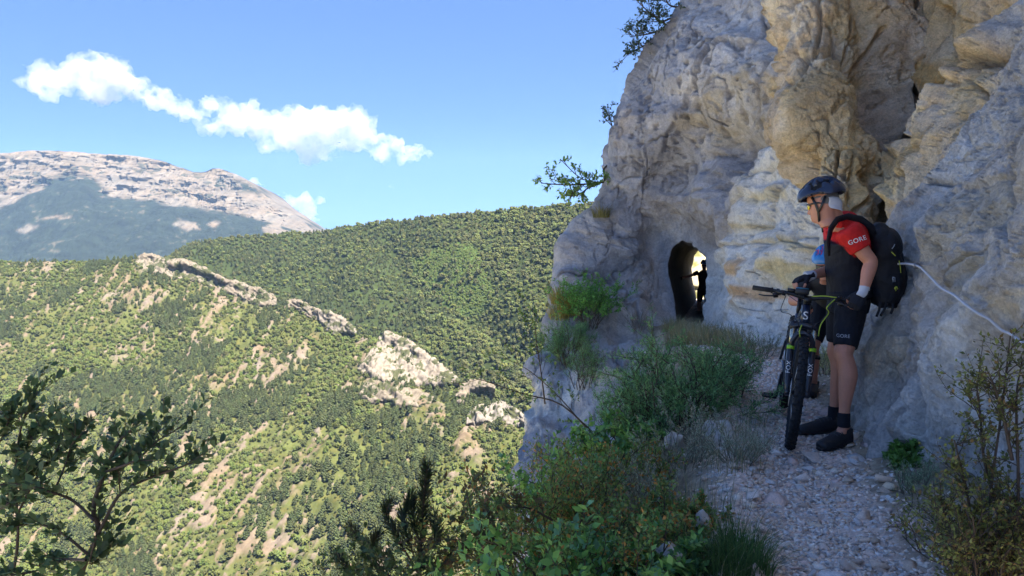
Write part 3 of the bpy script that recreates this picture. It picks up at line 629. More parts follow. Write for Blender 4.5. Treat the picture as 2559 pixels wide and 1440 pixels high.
# tunnel: remove the faces inside its mouth and drive the bore to the far side
MOUTH = [(1675, 650), (1681, 618), (1699, 604), (1702, 600), (1729, 612), (1757, 640), (1773, 690), (1769, 740), (1759, 790), (1753, 832), (1691, 832), (1689, 790), (1685, 740), (1677, 690)]
nr_, nc_ = hs.shape[:2]
F = grid_faces(nr_, nc_); fcx = hx0.ravel()[F].mean(1) ; fcy = hy0.ravel()[F].mean(1)
inside = inpoly(fcx, fcy, MOUTH)
F = F[~inside]
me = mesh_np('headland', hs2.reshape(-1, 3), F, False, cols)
bm = bmesh.new(); bm.from_mesh(me); bm.verts.ensure_lookup_table()
cl = bm.verts.layers.float_color.get('Col')
hole = [e for e in bm.edges if e.is_boundary and all(1600 < hx0.ravel()[v.index] < 1820 and 570 < hy0.ravel()[v.index] < 860 for v in e.verts)]
nb = {}
for e in hole:
    for v in e.verts: nb.setdefault(v, []).append(e.other_vert(v))
for it in range(7):
    new = {v: v.co.lerp(sum((w.co for w in ws_), Vector()) / len(ws_), .5) for v, ws_ in nb.items()}
    for v, q in new.items(): v.co = q
cen = sum((v.co for v in nb), Vector()) / len(nb); exit_c = V(1758, 712, 26.0); N_T = 30
prev = hole; off = {v: v.co - cen for v in nb}
for k in range(1, N_T + 1):
    f = k / N_T; old = {v for e in prev for v in e.verts}; ret = bmesh.ops.extrude_edge_only(bm, edges=prev)
    nv = [e for e in ret['geom'] if isinstance(e, bmesh.types.BMVert)]; ne = [e for e in ret['geom'] if isinstance(e, bmesh.types.BMEdge) and e.is_boundary]
    base0 = cen.lerp(exit_c, (k - 1) / N_T); base = cen.lerp(exit_c, f); pos = np.array([tuple(v.co) for v in nv])
    no = fbm(pos * 1.3, 3, 555) * .16 + fbm(pos * 4.5, 2, 556) * .06; noff = {}
    for v, nn in zip(nv, no):
        o = min(((w, (w.co - v.co).length_squared) for w in (e.other_vert(v) for e in v.link_edges)), key=lambda t: t[1])[0] if False else None
        u_o = off_by.get(v.co.to_tuple(5)) if k > 1 else off.get(next((w for w in nb if (w.co - v.co).length < 1e-6), None))
        u_o = u_o or (v.co - base0); sc_ = 1 + (.17 * min(1, k / 12)) + nn * min(1, k / 3)
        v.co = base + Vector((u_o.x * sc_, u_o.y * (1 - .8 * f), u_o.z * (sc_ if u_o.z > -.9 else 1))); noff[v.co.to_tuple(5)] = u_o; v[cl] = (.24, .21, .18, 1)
    off_by = noff; prev = ne
bmesh.ops.recalc_face_normals(bm, faces=bm.faces)
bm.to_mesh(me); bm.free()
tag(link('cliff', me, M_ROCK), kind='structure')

# ---- wall along the path with the hanging ochre bulge
A = rows_to_net([
 (-400, [(2170, 14), (2060, 10), (2170, 9.0), (2300, 9.2), (2400, 8.4), (2530, 7.2), (2680, 5.6), (3100, 3.2)]),
 (-150, [(2110, 14), (1995, 9.8), (2130, 8.7), (2285, 9.0), (2375, 8.4), (2510, 7.0), (2640, 5.4), (3050, 2.9)]),
 (0,    [(2080, 13), (1968, 9.5), (2120, 8.5), (2285, 8.9), (2360, 8.3), (2480, 6.8), (2610, 5.2), (3000, 2.7)]),
 (130,  [(2070, 13), (1950, 9.1), (2105, 8.1), (2292, 8.7), (2350, 8.0), (2450, 6.3), (2590, 4.7), (3000, 2.5)]),
 (230,  [(2060, 12.5), (1936, 8.8), (2095, 7.8), (2270, 8.5), (2345, 7.6), (2425, 5.9), (2585, 4.4), (3000, 2.4)]),
 (320,  [(2060, 12), (1942, 8.6), (2095, 7.6), (2295, 8.2), (2340, 7.2), (2400, 5.6), (2580, 4.15), (3000, 2.35)]),
 (385,  [(2080, 11.5), (1988, 8.4), (2105, 7.45), (2280, 7.9), (2330, 6.9), (2385, 5.35), (2580, 4.0), (3000, 2.3)]),
 (450,  [(2105, 11), (2008, 8.1), (2115, 7.3), (2250, 7.6), (2310, 6.6), (2365, 5.15), (2580, 3.9), (3000, 2.25)]),
 (560,  [(2160, 10), (2078, 7.4), (2135, 7.0), (2215, 7.15), (2265, 6.1), (2330, 4.95), (2580, 3.7), (3000, 2.2)]),
 (680,  [(2200, 9), (2128, 6.7), (2172, 6.3), (2222, 6.1), (2275, 5.45), (2350, 4.70), (2580, 3.52), (3000, 2.12)]),
 (850,  [(2200, 8.5), (2142, 6.2), (2172, 5.9), (2218, 5.5), (2280, 5.05), (2370, 4.45), (2580, 3.40), (3000, 2.05)]),
 (1000, [(2210, 8), (2146, 5.9), (2172, 5.5), (2215, 5.15), (2285, 4.75), (2390, 4.22), (2580, 3.28), (3000, 2.0)]),
 (1100, [(2210, 7.6), (2152, 5.7), (2182, 5.35), (2230, 5.0), (2305, 4.55), (2400, 4.05), (2580, 3.22), (3000, 1.95)]),
 (1250, [(2220, 7.4), (2175, 5.5), (2205, 5.2), (2260, 4.85), (2345, 4.35), (2425, 3.85), (2580, 3.15), (3000, 1.9)]),
 (1560, [(2230, 7.2), (2185, 5.4), (2215, 5.1), (2280, 4.75), (2360, 4.25), (2440, 3.8), (2580, 3.05), (3000, 1.85)])])
e0 = A[:, -1]
A = np.concatenate([A, np.stack([np.stack([np.full(len(e0), 1.9), np.full(len(e0), -1.5), e0[:, 2]], 1), np.stack([np.full(len(e0), 5.0), np.full(len(e0), -8.0), e0[:, 2]], 1), np.stack([np.full(len(e0), 22.0), np.full(len(e0), -22.0), e0[:, 2]], 1)], 1)], 1)
t0 = A[0].copy(); t0[:, 2] = np.maximum(t0[:, 2], 4.5); A[0] = t0
A = np.concatenate([(t0 + np.array([.9, .3, 13]))[None], (t0 + np.array([.4, .2, 5]))[None], A], 0)
AR = [8, 12, 34, 42, 40, 36, 34, 28, 28, 44, 46, 60, 54, 40, 44, 30]; AC = [22, 56, 62, 44, 50, 74, 64, 24, 5, 4]
ws = patch(A, AR, AC); wx0, wy0 = pix(ws); infront = ws[..., 1] > .5
wx0 = np.where(infront, wx0, 4000); wy0 = np.where(infront, wy0, 700)
wn_ = grid_normals(ws); wn_ *= np.sign((wn_ * (np.array([0, 3, 1.5]) - ws)).sum(-1, keepdims=True))
p = ws.reshape(-1, 3); x, y = wx0.ravel(), wy0.ravel()
bul = softpoly(x, y, [(1900, -400), (2330, -400), (2300, 300), (2230, 480), (2200, 580), (2060, 600), (1900, 400)], 30)   # the hanging bulge
gul = softpoly(x, y, [(2290, -400), (2500, -400), (2470, 100), (2400, 320), (2330, 470), (2260, 600), (2205, 570), (2250, 420), (2300, 300)], 16)
b1, id1 = blocks(p, (.9, 1.0, 1.3), 103, .27); b1b, _ = blocks(p, (.5, .55, .7), 104, .15)
b2, id2 = blocks(p, (.30, .34, .34), 107, .070); b2b, _ = blocks(p, (.17, .19, .18), 108, .034)
b3, id3 = blocks(p, (.095, .11, .09), 111, .024)
b4, id4 = blocks(p, (.055, .06, .05), 115, .013)
rub = sstep(-.2, .35, fbm(p / .9, 3, 131))            # rubbly against smooth areas
nearw = sstep(2290, 2400, x) * sstep(200, 420, y)
d = fbm(p / 2.0, 3, 101) * .22 + (b1 + b1b) * (.95 - .25 * nearw) + (b2 + b2b) * (.55 + .6 * rub) + b3 * (.3 + .9 * rub) + b4 * .9 + ridged(p * 2.6, 5, 109, .62) * .025 + fbm(p * 22, 3, 110) * .014
ribs = ridged(np.stack([(p[:, 0] * .6 + p[:, 1] * .8) * 1.1, p[:, 1] * .2, p[:, 2] * .22], 1), 3, 121)
d += bul * blocks(p, (.55, .6, 2.4), 451, .20)[0] - (.20 * joints(p, (1.3, 1.3, .36), 431, .022) + .11 * joints(p, (2.6, 2.6, 1.2), 435, .025)) * (.4 + .6 * np.clip(bul + gul, 0, 1)) - .055 * joints(p, (5, 5, 3.4), 439, .03) - .03 * joints(p, (10, 10, 8), 441, .04)

diag = ridged(np.stack([(p[:, 2] * .85 + p[:, 0] * .9 - p[:, 1] * .25) * 1.3, p[:, 1] * .25, p[:, 2] * .1], 1), 3, 125)
dq = np.stack([p[:, 0] * .7 + p[:, 2] * .7, p[:, 1], p[:, 2] * .7 - p[:, 0] * .7], 1)
d += nearw * blocks(dq, (1.5, .5, .35), 453, .10)[0]
for ln, w, dep in (([(2285, -60), (2290, 60), (2284, 120), (2266, 172)], 6, .35), ([(2268, 175), (2285, 220), (2300, 270), (2292, 320), (2286, 375), (2262, 420), (2238, 450), (2226, 500), (2212, 570)], 9, .55), ([(2355, 20), (2360, 80), (2352, 155)], 6, .35),
                   ([(2559, 20), (2510, 75), (2450, 140), (2395, 180), (2390, 210)], 8, .45), ([(2135, 40), (2138, 90), (2130, 130)], 3.5, .15), ([(2048, 0), (2052, 50), (2042, 110)], 3.5, .12), ([(2205, 75), (2196, 110), (2170, 180), (2165, 240)], 4, .18),
                   ([(2160, 450), (2178, 410), (2180, 470), (2150, 520)], 4, .16), ([(2440, 150), (2420, 200), (2425, 235)], 3, .1), ([(2480, 160), (2455, 205)], 3, .1), ([(2260, 790), (2210, 900), (2195, 1010)], 3, .10), ([(2330, 470), (2400, 440), (2470, 400)], 3, .07), ([(2480, 600), (2420, 640), (2370, 700)], 3, .08)):
    dd = polydist(x + fbm(p * 5, 2, 3) * 5, y + fbm(p * 5, 2, 4) * 5, ln, False); d -= dep * np.exp(-(dd / w) ** 2)
# loose blocks held in the gully, a hollow in the near wall
for pl, dep in (([(2285, 285), (2345, 285), (2340, 350), (2282, 350)], .10), ([(2275, 355), (2330, 360), (2318, 420), (2262, 425)], .12), ([(2232, 435), (2300, 425), (2270, 520), (2222, 530)], .12), ([(2525, 262), (2545, 268), (2535, 292), (2508, 288)], -.14),
                ([(2380, 480), (2470, 440), (2559, 430), (2559, 620), (2470, 560), (2380, 600), (2340, 660)], -.05), ([(2370, 640), (2420, 612), (2440, 640), (2380, 720)], .06)):
    d += dep * softpoly(x, y, pl, 6)
ed = np.ones(ws.shape[:2]); ed[:, :22] = np.linspace(.3, 1, 22)
d = d * (1 - .6 * sstep(2380, 2500, x) * sstep(650, 950, y)) - .12 * sstep(2400, 2520, x) * sstep(800, 1000, y)
ws2 = ws + wn_ * (d.reshape(ws.shape[:2]) * ed)[..., None]
n1 = fbm(p / .9, 4, 161); n2 = fbm(p * 5, 3, 165); n3 = fbm(p / .35, 3, 169)
X, Yp = x + n1 * 22 + n3 * 6, y + n1 * 22 + n3 * 6
warm = np.array([.46, .31, .20]); c = np.array([.29, .275, .262])[None] * (1 + .2 * n1[:, None] + .14 * n2[:, None] + .42 * (id2 - .5)[:, None] + .28 * (id3 - .5)[:, None])
def blend(c, k, m): return c * (1 - m[:, None]) + np.asarray(k)[None] * (1 + .16 * n2[:, None] + .34 * (id3 - .5)[:, None] + .30 * (id2 - .5)[:, None]) * m[:, None]
c = blend(c, warm, np.clip(bul + gul, 0, 1) * .95)
c = blend(c, [.54, .42, .31], np.clip(bul, 0, 1) * sstep(-.02, .26, n3 + n1 * .5) * .75)
c = blend(c, [.33, .225, .125], np.clip(bul + gul, 0, 1) * sstep(.02, .30, fbm(p / .6, 3, 171)) * .75)
c = blend(c, [.28, .225, .17], softpoly(X, Yp, [(2175, 60), (2285, 60), (2285, 175), (2200, 185), (2180, 130)], 14) * .75)
c = blend(c, [.40, .215, .10], softpoly(X, Yp, [(2285, 155), (2335, 150), (2345, 200), (2320, 260), (2300, 220)], 12) * .85)
c = blend(c, [.36, .25, .15], softpoly(X, Yp, [(2290, 60), (2350, 30), (2350, 150), (2290, 150)], 14) * .6)
c = blend(c, [.40, .24, .12], softpoly(X, Yp, [(2130, 330), (2190, 300), (2200, 420), (2150, 540), (2110, 520)], 14) * .7)
c = blend(c, [.23, .19, .15], softpoly(X, Yp, [(2215, 230), (2280, 190), (2298, 270), (2290, 390), (2220, 480), (2210, 380)], 12) * .7)
c = blend(c, [.27, .23, .185], softpoly(X, Yp, [(1930, 150), (1975, 150), (1985, 360), (2020, 430), (2000, 460), (1945, 350)], 14) * .7)
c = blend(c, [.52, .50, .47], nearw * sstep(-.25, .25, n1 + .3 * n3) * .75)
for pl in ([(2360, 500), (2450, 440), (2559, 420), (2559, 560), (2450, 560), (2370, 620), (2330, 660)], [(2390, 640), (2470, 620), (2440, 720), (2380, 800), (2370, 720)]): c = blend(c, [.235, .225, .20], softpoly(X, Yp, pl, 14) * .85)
c = blend(c, [.59, .54, .46], softpoly(X, Yp, [(2160, 800), (2260, 640), (2320, 640), (2250, 900), (2200, 1100), (2150, 1080)], 25) * sstep(-.4, .2, n3) * .75)
c = blend(c, [.46, .33, .20], softpoly(X, Yp, [(2200, 880), (2290, 840), (2290, 930), (2210, 960)], 12) * .5 + softpoly(X, Yp, [(2500, 740), (2559, 720), (2559, 800), (2510, 800)], 10) * .6)
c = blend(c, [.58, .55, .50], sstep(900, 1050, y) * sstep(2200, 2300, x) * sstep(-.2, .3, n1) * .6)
F = grid_faces(*ws.shape[:2])
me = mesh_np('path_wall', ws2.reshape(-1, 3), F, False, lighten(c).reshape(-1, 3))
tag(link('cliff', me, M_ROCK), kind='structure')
# ================================================================== ledge and path
PY = [-6, -3, 0, 1.5, 3.2, 5, 7, 10, 14, 17, 20, 24, 30]
PXC = [-1.8, -.8, .15, .72, 1.27, 1.80, 2.28, 2.95, 3.50, 3.88, 4.30, 5.3, 7.0]
PZ = [0, 0, 0, 0, 0, 0, -.03, -.25, -.65, -.9, -1.17, -1.25, -1.3]
EDG = [-3, -2.0, -1.2, -.75, -.05, .55, 1.15, 1.9, 2.75, 3.2, 3.45, 4, 5.5]          # where the ground breaks off
def path_x(y): return np.interp(y, PY, PXC)
def path_z(y): return np.interp(y, PY, PZ)
def on_path(x, y):
    hw = np.interp(y, [0, 3, 6, 10, 20], [.40, .40, .36, .32, .30]); return sstep(hw + .16, hw - .05, np.abs(x - path_x(y)) + .10 * fbm(np.stack([x * 3, y * 3, x * 0], -1).reshape(-1, 3), 2, 7).reshape(np.shape(x)))
def gnoise(x, y):
    x, y = np.broadcast_arrays(np.asarray(x, float), np.asarray(y, float)); q = np.stack([x, y, x * 0], -1).reshape(-1, 3)
    return ((fbm(q * 1.7, 3, 201) * .05 + fbm(q * 6, 3, 203) * .022).reshape(x.shape)) * (1 - .85 * on_path(x, y))
def ground_z(x, y):
    xc, zc, xe = path_x(y), path_z(y), np.interp(y, PY, EDG)
    hw = np.interp(y, [0, 3, 6, 10, 20], [.34, .36, .34, .30, .30])
    d = (xc - hw) - x                                      # metres left of the path's edge
    drop_f = np.interp(y, [0, 3, 5, 8, 11, 20], [.45, .42, .38, .30, .16, .10])
    z = zc - np.clip(d, 0, 50) * drop_f
    over = np.clip(xe - x, 0, 50); z = z - over * 1.6 - np.clip(over - .5, 0, 50) * 4
    r = x - (xc + hw); z = z + np.clip(r, 0, .5) * .18 + .03 * np.exp(-((x - (xc - hw)) / .15) ** 2) - .03 * np.exp(-((x - xc) / (hw * .8)) ** 2)
    return z + gnoise(x, y)
gy = np.concatenate([np.linspace(-6, 2.4, 40), np.linspace(2.45, 8, 260), np.linspace(8.05, 27, 220)]); gs = np.linspace(0, 1, 300)
GX = np.interp(gy, PY, EDG)[:, None] - 1.3 + gs[None] * (path_x(gy) + 1.4 - np.interp(gy, PY, EDG) + 1.3)[:, None]; GY = gy[:, None] * np.ones((1, 300))
gp = np.stack([GX, GY, GX * 0], -1).reshape(-1, 3)
GZ = ground_z(GX, GY) + (worley(np.ascontiguousarray(gp / .055 + 3), 5)[2].reshape(GX.shape) * .012)
op = on_path(GX, GY)
gn = fbm(gp * 2.2, 4, 207).reshape(GX.shape)[..., None]; gf = (worley(np.ascontiguousarray(gp / .045), 9)[2]).reshape(GX.shape)[..., None]
pc = np.array([.62, .49, .42]) * (1 + .28 * gn) * (.72 + .55 * gf); sc_ = np.array([.34, .28, .205]) * (1 + .4 * gn) * (.7 + .5 * gf)
gc = pc * op[..., None] + sc_ * (1 - op[..., None])
me = mesh_np('path', np.stack([GX, GY, GZ], -1).reshape(-1, 3), grid_faces(*GX.shape), False, gc.reshape(-1, 3))
M_GROUND = mat('path_ground', vcol=True, rough=.95, spec=.15, noise=[(40, .25), (150, .2)], bump=[(60, .6, .012), (200, .5, .004)])
path = tag(link('path', me, M_GROUND), kind='structure')

# stones: the largest as pieces of the path, the small ones as one mass of gravel
def stone_np(rs, n=11, flat=.45):
    b = bmesh.new()
    for k in range(n):
        v = Vector((rs.gauss(0, 1), rs.gauss(0, 1), rs.gauss(0, 1))).normalized() * rs.uniform(.75, 1.1); b.verts.new((v.x, v.y * rs.uniform(.6, .95), v.z * flat))
    r = bmesh.ops.convex_hull(b, input=b.verts[:])
    for v in [v for v in b.verts if not v.link_faces]: b.verts.remove(v)
    bmesh.ops.triangulate(b, faces=b.faces[:]); b.verts.index_update()
    v = np.array([x.co[:] for x in b.verts]); f = np.array([[q.index for q in t.verts] for t in b.faces]); b.free(); return v, f
rs = random.Random(5)
SHAPES = [stone_np(rs, rs.randint(9, 14), rs.uniform(.28, .6)) for _ in range(24)]
M_STONES = [mat('stone_%s' % n, c, .9, spec=.2, noise=[(9, .25), (40, .2)], bump=[(25, .5, .02)], vary=.22) for n, c in (('grey', (.72, .68, .66)), ('cream', (.88, .78, .68)), ('tan', (.72, .57, .43)), ('rosy', (.80, .63, .54)))]
ST_ME = []
for i, (v, f) in enumerate(SHAPES):
    for j, m in enumerate(M_STONES):
        me = mesh_np('stone', v, f, False); me.materials.append(m); ST_ME.append(me)
def put_stone(x, y, s, parent=path, name='stone', zoff=.22, me=None):
    o = bpy.data.objects.new(name, me or ST_ME[rs.randrange(len(ST_ME))]); C.objects.link(o); o.parent = parent
    o.location = (x, y, float(ground_z(np.array(x), np.array(y))) + s * zoff); o.rotation_euler = (rs.gauss(0, .25), rs.gauss(0, .25), rs.uniform(0, 6.28)); o.scale = (s * rs.uniform(.8, 1.25), s * rs.uniform(.8, 1.2), s * rs.uniform(.7, 1.15)); return o
cnt = 0
while cnt < 292:
    y = 3.12 + 3.4 * rs.random() ** 1.7; hw = .52; x = float(path_x(y)) + rs.uniform(-hw, hw) * (1 if rs.random() < .8 else 1.2)
    s = rs.choice([.026, .032, .038, .045, .056]) * rs.uniform(.8, 1.3) * (1.25 if rs.random() < .12 else 1)
    if abs(x - float(path_x(y))) < .13 and y > 3.9 and rs.random() < .4: continue
    ob = put_stone(x, y, s * (1.6 if cnt < 34 else 1), zoff=.1 if cnt < 34 else .22); cnt += 1
    if cnt <= 34: ob.scale.z *= .55
for px, py, s, in ((2120, 1120, .05), (2085, 1135, .045), (2160, 1108, .05), (2185, 1125, .04), (2132, 1140, .035), (2095, 1115, .035), (2150, 1150, .035), (2200, 1112, .045)):
    y = 1.5 / math.tan(PITCH + math.atan((py - 720) / F_PX)); w = V(px, py, y); put_stone(w.x, w.y, s, me=ST_ME[rs.randrange(24) * 4 + 2])
# gravel
n = 24000; rg = np.random.default_rng(3)
gy_ = 3.0 + 14 * rg.random(n) ** 2.8; gx_ = path_x(gy_) + rg.normal(0, .26, n) * np.interp(gy_, [2, 12], [1.0, .8]); gs_ = rg.uniform(.007, .024, n) * np.interp(gy_, [2, 6, 16], [1, 1.3, 2.3])
gz_ = ground_z(gx_, gy_) + gs_ * .35
V_, F_, C_ = [], [], []; nv = 0
small = [stone_np(rs, 7, rs.uniform(.4, .7)) for _ in range(10)]
pal = np.array([(.76, .70, .67), (.88, .78, .68), (.74, .57, .45), (.80, .63, .54), (.56, .50, .47)])
for k in range(n):
    v, f = small[k % 10]; a = rg.uniform(0, 6.28); ca, sa = math.cos(a), math.sin(a)
    w = v * gs_[k] * np.array([1, 1, .8]); w = np.stack([w[:, 0] * ca - w[:, 1] * sa, w[:, 0] * sa + w[:, 1] * ca, w[:, 2] + w[:, 0] * rg.normal(0, .3)], 1) + np.array([gx_[k], gy_[k], gz_[k]])
    V_.append(w); F_.append(f + nv); nv += len(w); C_.append(np.broadcast_to(pal[rg.integers(0, 5)] * rg.uniform(.75, 1.15), (len(w), 3)))
me = mesh_np('gravel', np.concatenate(V_), np.concatenate(F_), False, np.concatenate(C_))
tag(link('gravel', me, mat('gravel', vcol=True, rough=.9, spec=.2, noise=[(60, .2)]), path), kind='stuff')
# ================================================================== plants close by
M_BARK = mat('bark', (.085, .062, .045), .9, noise=[(30, .3)])
M_TWIG = mat('dry_twig', (.20, .165, .125), .9, noise=[(30, .3)])
M_FOL = mat('foliage', vcol=True, rough=.5, spec=.4, trans=.38)
M_DRY = mat('dry_grass', vcol=True, rough=.8, spec=.2, trans=.2)

class Plant:
    def __init__(s, seed): s.r = random.Random(seed); s.mb = MB(); s.tips = []; s.L = []
    def stem(s, pts, r0, r1, k=5):
        pts = [Vector(p) for p in pts]; n = len(pts)
        s.mb.tube(pts, np.linspace(r0, r1, n), k, cap=False); return pts
    def smooth(s, pts, n=10):
        return [Vector(v) for v in catmull(np.array([tuple(p) for p in pts]), np.linspace(0, len(pts) - 1, n))]
    def wander(s, p, d, L, bend, up, n=5):
        out = [Vector(p)]; d = Vector(d).normalized()
        for i in range(n - 1):
            d = (d + Vector((s.r.gauss(0, bend), s.r.gauss(0, bend), s.r.gauss(0, bend) + up))).normalized(); out.append(out[-1] + d * (L / (n - 1)))
        return out
    def grow(s, p, d, L, r, lev, kids=3, spread=.7, bend=.18, up=.04, shrink=.62, first=.35):
        pts = s.wander(p, d, L, bend, up, 6 if lev else 4); s.stem(pts, r, r * .45, 5 if r > .004 else 3)
        if lev == 0: s.tips.append(pts); return
        s.tips.append(pts[3:])
        for i in range(kids):
            f = first + (1 - first) * (i + s.r.random()) / kids; j = min(int(f * (len(pts) - 1)), len(pts) - 2); q = pts[j].lerp(pts[j + 1], f * (len(pts) - 1) - j)
            dd = (pts[j + 1] - pts[j]).normalized(); v = Vector((s.r.gauss(0, 1), s.r.gauss(0, 1), s.r.gauss(0, .7))); v = (v - dd * v.dot(dd)).normalized()
            s.grow(q, dd * (1 - spread * .5) + v * spread, L * shrink * s.r.uniform(.7, 1.15), r * .55, lev - 1, kids, spread, bend, up, shrink, first)
    def leaves(s, per, size, aspect=.5, cols=((.05, .09, .02),), tilt=.7, up=.3, jit=.0, vary=.3):
        r = s.r
        for t in s.tips:
            if len(t) < 2: continue
            for i in range(per):
                f = (i + r.random()) / per * (len(t) - 1); j = min(int(f), len(t) - 2); q = t[j].lerp(t[j + 1], f - j); dd = (t[j + 1] - t[j]).normalized()
                v = Vector((r.gauss(0, 1), r.gauss(0, 1), r.gauss(0, 1))); v = (v - dd * v.dot(dd)).normalized()
                d = (dd * (1 - tilt) + v * tilt + Vector((0, 0, up * .3))).normalized()
                if jit: q = q + Vector((r.gauss(0, jit), r.gauss(0, jit), r.gauss(0, jit)))
                nrm = Vector((r.gauss(0, .6), r.gauss(0, .6), .4 + up)); side = d.cross(nrm).normalized()
                c = cols[min(int(r.random() ** 1.3 * len(cols)), len(cols) - 1)]; k = 1 + r.uniform(-vary, vary)
                s.L.append((q, d, side, size * r.uniform(.6, 1.25), aspect, tuple(x * k for x in c)))
    def leaf_mesh(s, name, L=None):
        L = s.L if L is None else L
        q = np.array([tuple(a[0]) for a in L]); d = np.array([tuple(a[1]) for a in L]); w = np.array([tuple(a[2]) for a in L]); sz = np.array([a[3] for a in L])[:, None]; ar = np.array([a[4] for a in L])[:, None]; c = np.array([a[5] for a in L])
        up = np.cross(w, d)
        n = len(L); a = sz * ar * .5
        v = np.stack([q, q + d * sz * .42 + w * a + up * a * .35, q + d * sz, q + d * sz * .42 - w * a + up * a * .35], 1).reshape(-1, 3)
        b = np.arange(n)[:, None] * 4
        f = np.concatenate([b + np.array([0, 1, 2]), b + np.array([0, 2, 3])])
        return mesh_np(name, v, f, False, np.repeat(np.clip(c * 1.75, 0, .85), 4, 0))
    def finish(s, name, label, cat, base, group=None, bark=None, leafmat=None, part=None, stem='stem'):
        base = Vector(base); root = empty(name, base); tag(root, label, cat, group)
        if s.mb.v:
            o = s.mb.build(stem, bark or M_BARK, root); o.matrix_parent_inverse = Matrix.Translation(-base)
        if s.L:
            o = link(part or 'foliage', s.leaf_mesh('foliage'), leafmat or M_FOL, root); o.matrix_parent_inverse = Matrix.Translation(-base); o['kind'] = 'stuff'
        return root
def G(px, Y, dz=0.0):
    x = (px - 1279.5) / F_PX * Y * 1.02; return Vector((x, Y, float(ground_z(np.array(x), np.array(Y))) + dz))
GREEN = ((.110, .225, .085), (.085, .180, .070), (.150, .265, .095), (.065, .135, .055))
BOX = ((.120, .180, .045), (.090, .155, .045), (.165, .215, .055), (.13, .145, .04), (.30, .14, .035))
GREY = ((.215, .25, .175), (.27, .28, .215), (.16, .21, .14), (.34, .30, .22))
STRAW = ((.42, .35, .20), (.32, .31, .16), (.50, .42, .25), (.22, .24, .12))

def shrub(seed, base, h, w, kind, name, label, cat='shrub', group=None, dens=1.0, cols=None):
    p = Plant(seed); r = p.r; base = Vector(base)
    n = max(4, int(9 * dens))
    for i in range(n):
        a = i * 2.4 + r.uniform(-.4, .4); rr = w * .5 * math.sqrt((i + .5) / n); lean = rr / max(h, .1) * 1.1
        b = base + Vector((math.cos(a) * rr * .35, math.sin(a) * rr * .35, -.03))
        d = Vector((math.cos(a) * lean, math.sin(a) * lean, 1)); L = h * r.uniform(.55, .85)
        if kind == 'feather': p.grow(b, d, L, .008, 2, 5, .62, .16, .05, .55, .2)
        elif kind == 'box': p.grow(b, d, L, .006, 2, 4, .62, .2, .05, .55, .25)
        elif kind == 'broad': p.grow(b, d, L, .007, 2, 3, .65, .2, .03, .6, .3)
        elif kind == 'grey': p.grow(b, d, L, .004, 1, 5, .40, .12, .05, .6, .15)
    if kind == 'feather': p.leaves(int(9 * dens), .040, .18, cols or GREEN, .6, .4, .012)
    elif kind == 'box': p.leaves(int(9 * dens), .024, .55, cols or BOX, .65, .5, .006)
    elif kind == 'broad': p.leaves(int(7 * dens), .045, .6, cols or GREEN, .7, .5, .008)
    elif kind == 'grey': p.leaves(int(13 * dens), .024, .16, cols or GREY, .5, .4, .006)
    return p.finish(name, label, cat, base, group, M_TWIG if kind == 'grey' else M_BARK)
def tuft(seed, spots, n, h, cols, name, label, kind=None, lean=.5, wd=.004, cat='grass tuft', group=None, mat_=None):
    """blades: bent narrow strips"""
    r = np.random.default_rng(seed); V_, F_, C_ = [], [], []; k = 0
    for (bx, by, bz, rad) in spots:
        for i in range(n):
            a, q = r.uniform(0, 6.28), rad * math.sqrt(r.random()); x, y = bx + math.cos(a) * q, by + math.sin(a) * q
            L = h * r.uniform(.45, 1.15); da = a + r.normal(0, .7); le = lean * r.uniform(.2, 1.2) * (.4 + q / max(rad, .01)); dx, dy = math.cos(da) * le, math.sin(da) * le
            px, py = -math.sin(da) * wd, math.cos(da) * wd; c = np.array(cols[r.integers(0, len(cols))]) * r.uniform(.7, 1.25)
            for j, t in enumerate((0, .45, .8, 1)):
                e = 1 - t * .85; V_ += [(x + dx * L * t * t + px * e, y + dy * L * t * t + py * e, bz - .01 + L * (t - .3 * le * t * t)), (x + dx * L * t * t - px * e, y + dy * L * t * t - py * e, bz - .01 + L * (t - .3 * le * t * t))]; C_ += [c, c]
                if j: F_.append((k + 2 * j - 2, k + 2 * j - 1, k + 2 * j + 1, k + 2 * j))
            k += 8
    o = link(name, mesh_np(name, np.array(V_), np.array(F_), False, np.array(C_)), mat_ or M_DRY); tag(o, label, cat, group, kind); return o

# the big soft green bush beside the path
b = G(1700, 6.0); shrub(1, b, .74, 1.0, 'feather', 'bush', 'large feathery green bush between the path and the drop, left of the bike', 'bush', dens=2.4)
b = G(1800, 6.6); shrub(2, b, .50, .75, 'feather', 'bush', 'smaller dark green bush growing behind the large feathery one', 'bush', dens=1.6)
b = G(1600, 5.9); shrub(3, b, .50, .75, 'feather', 'bush', 'low green bush on the left flank of the large feathery bush', 'bush', dens=1.5)
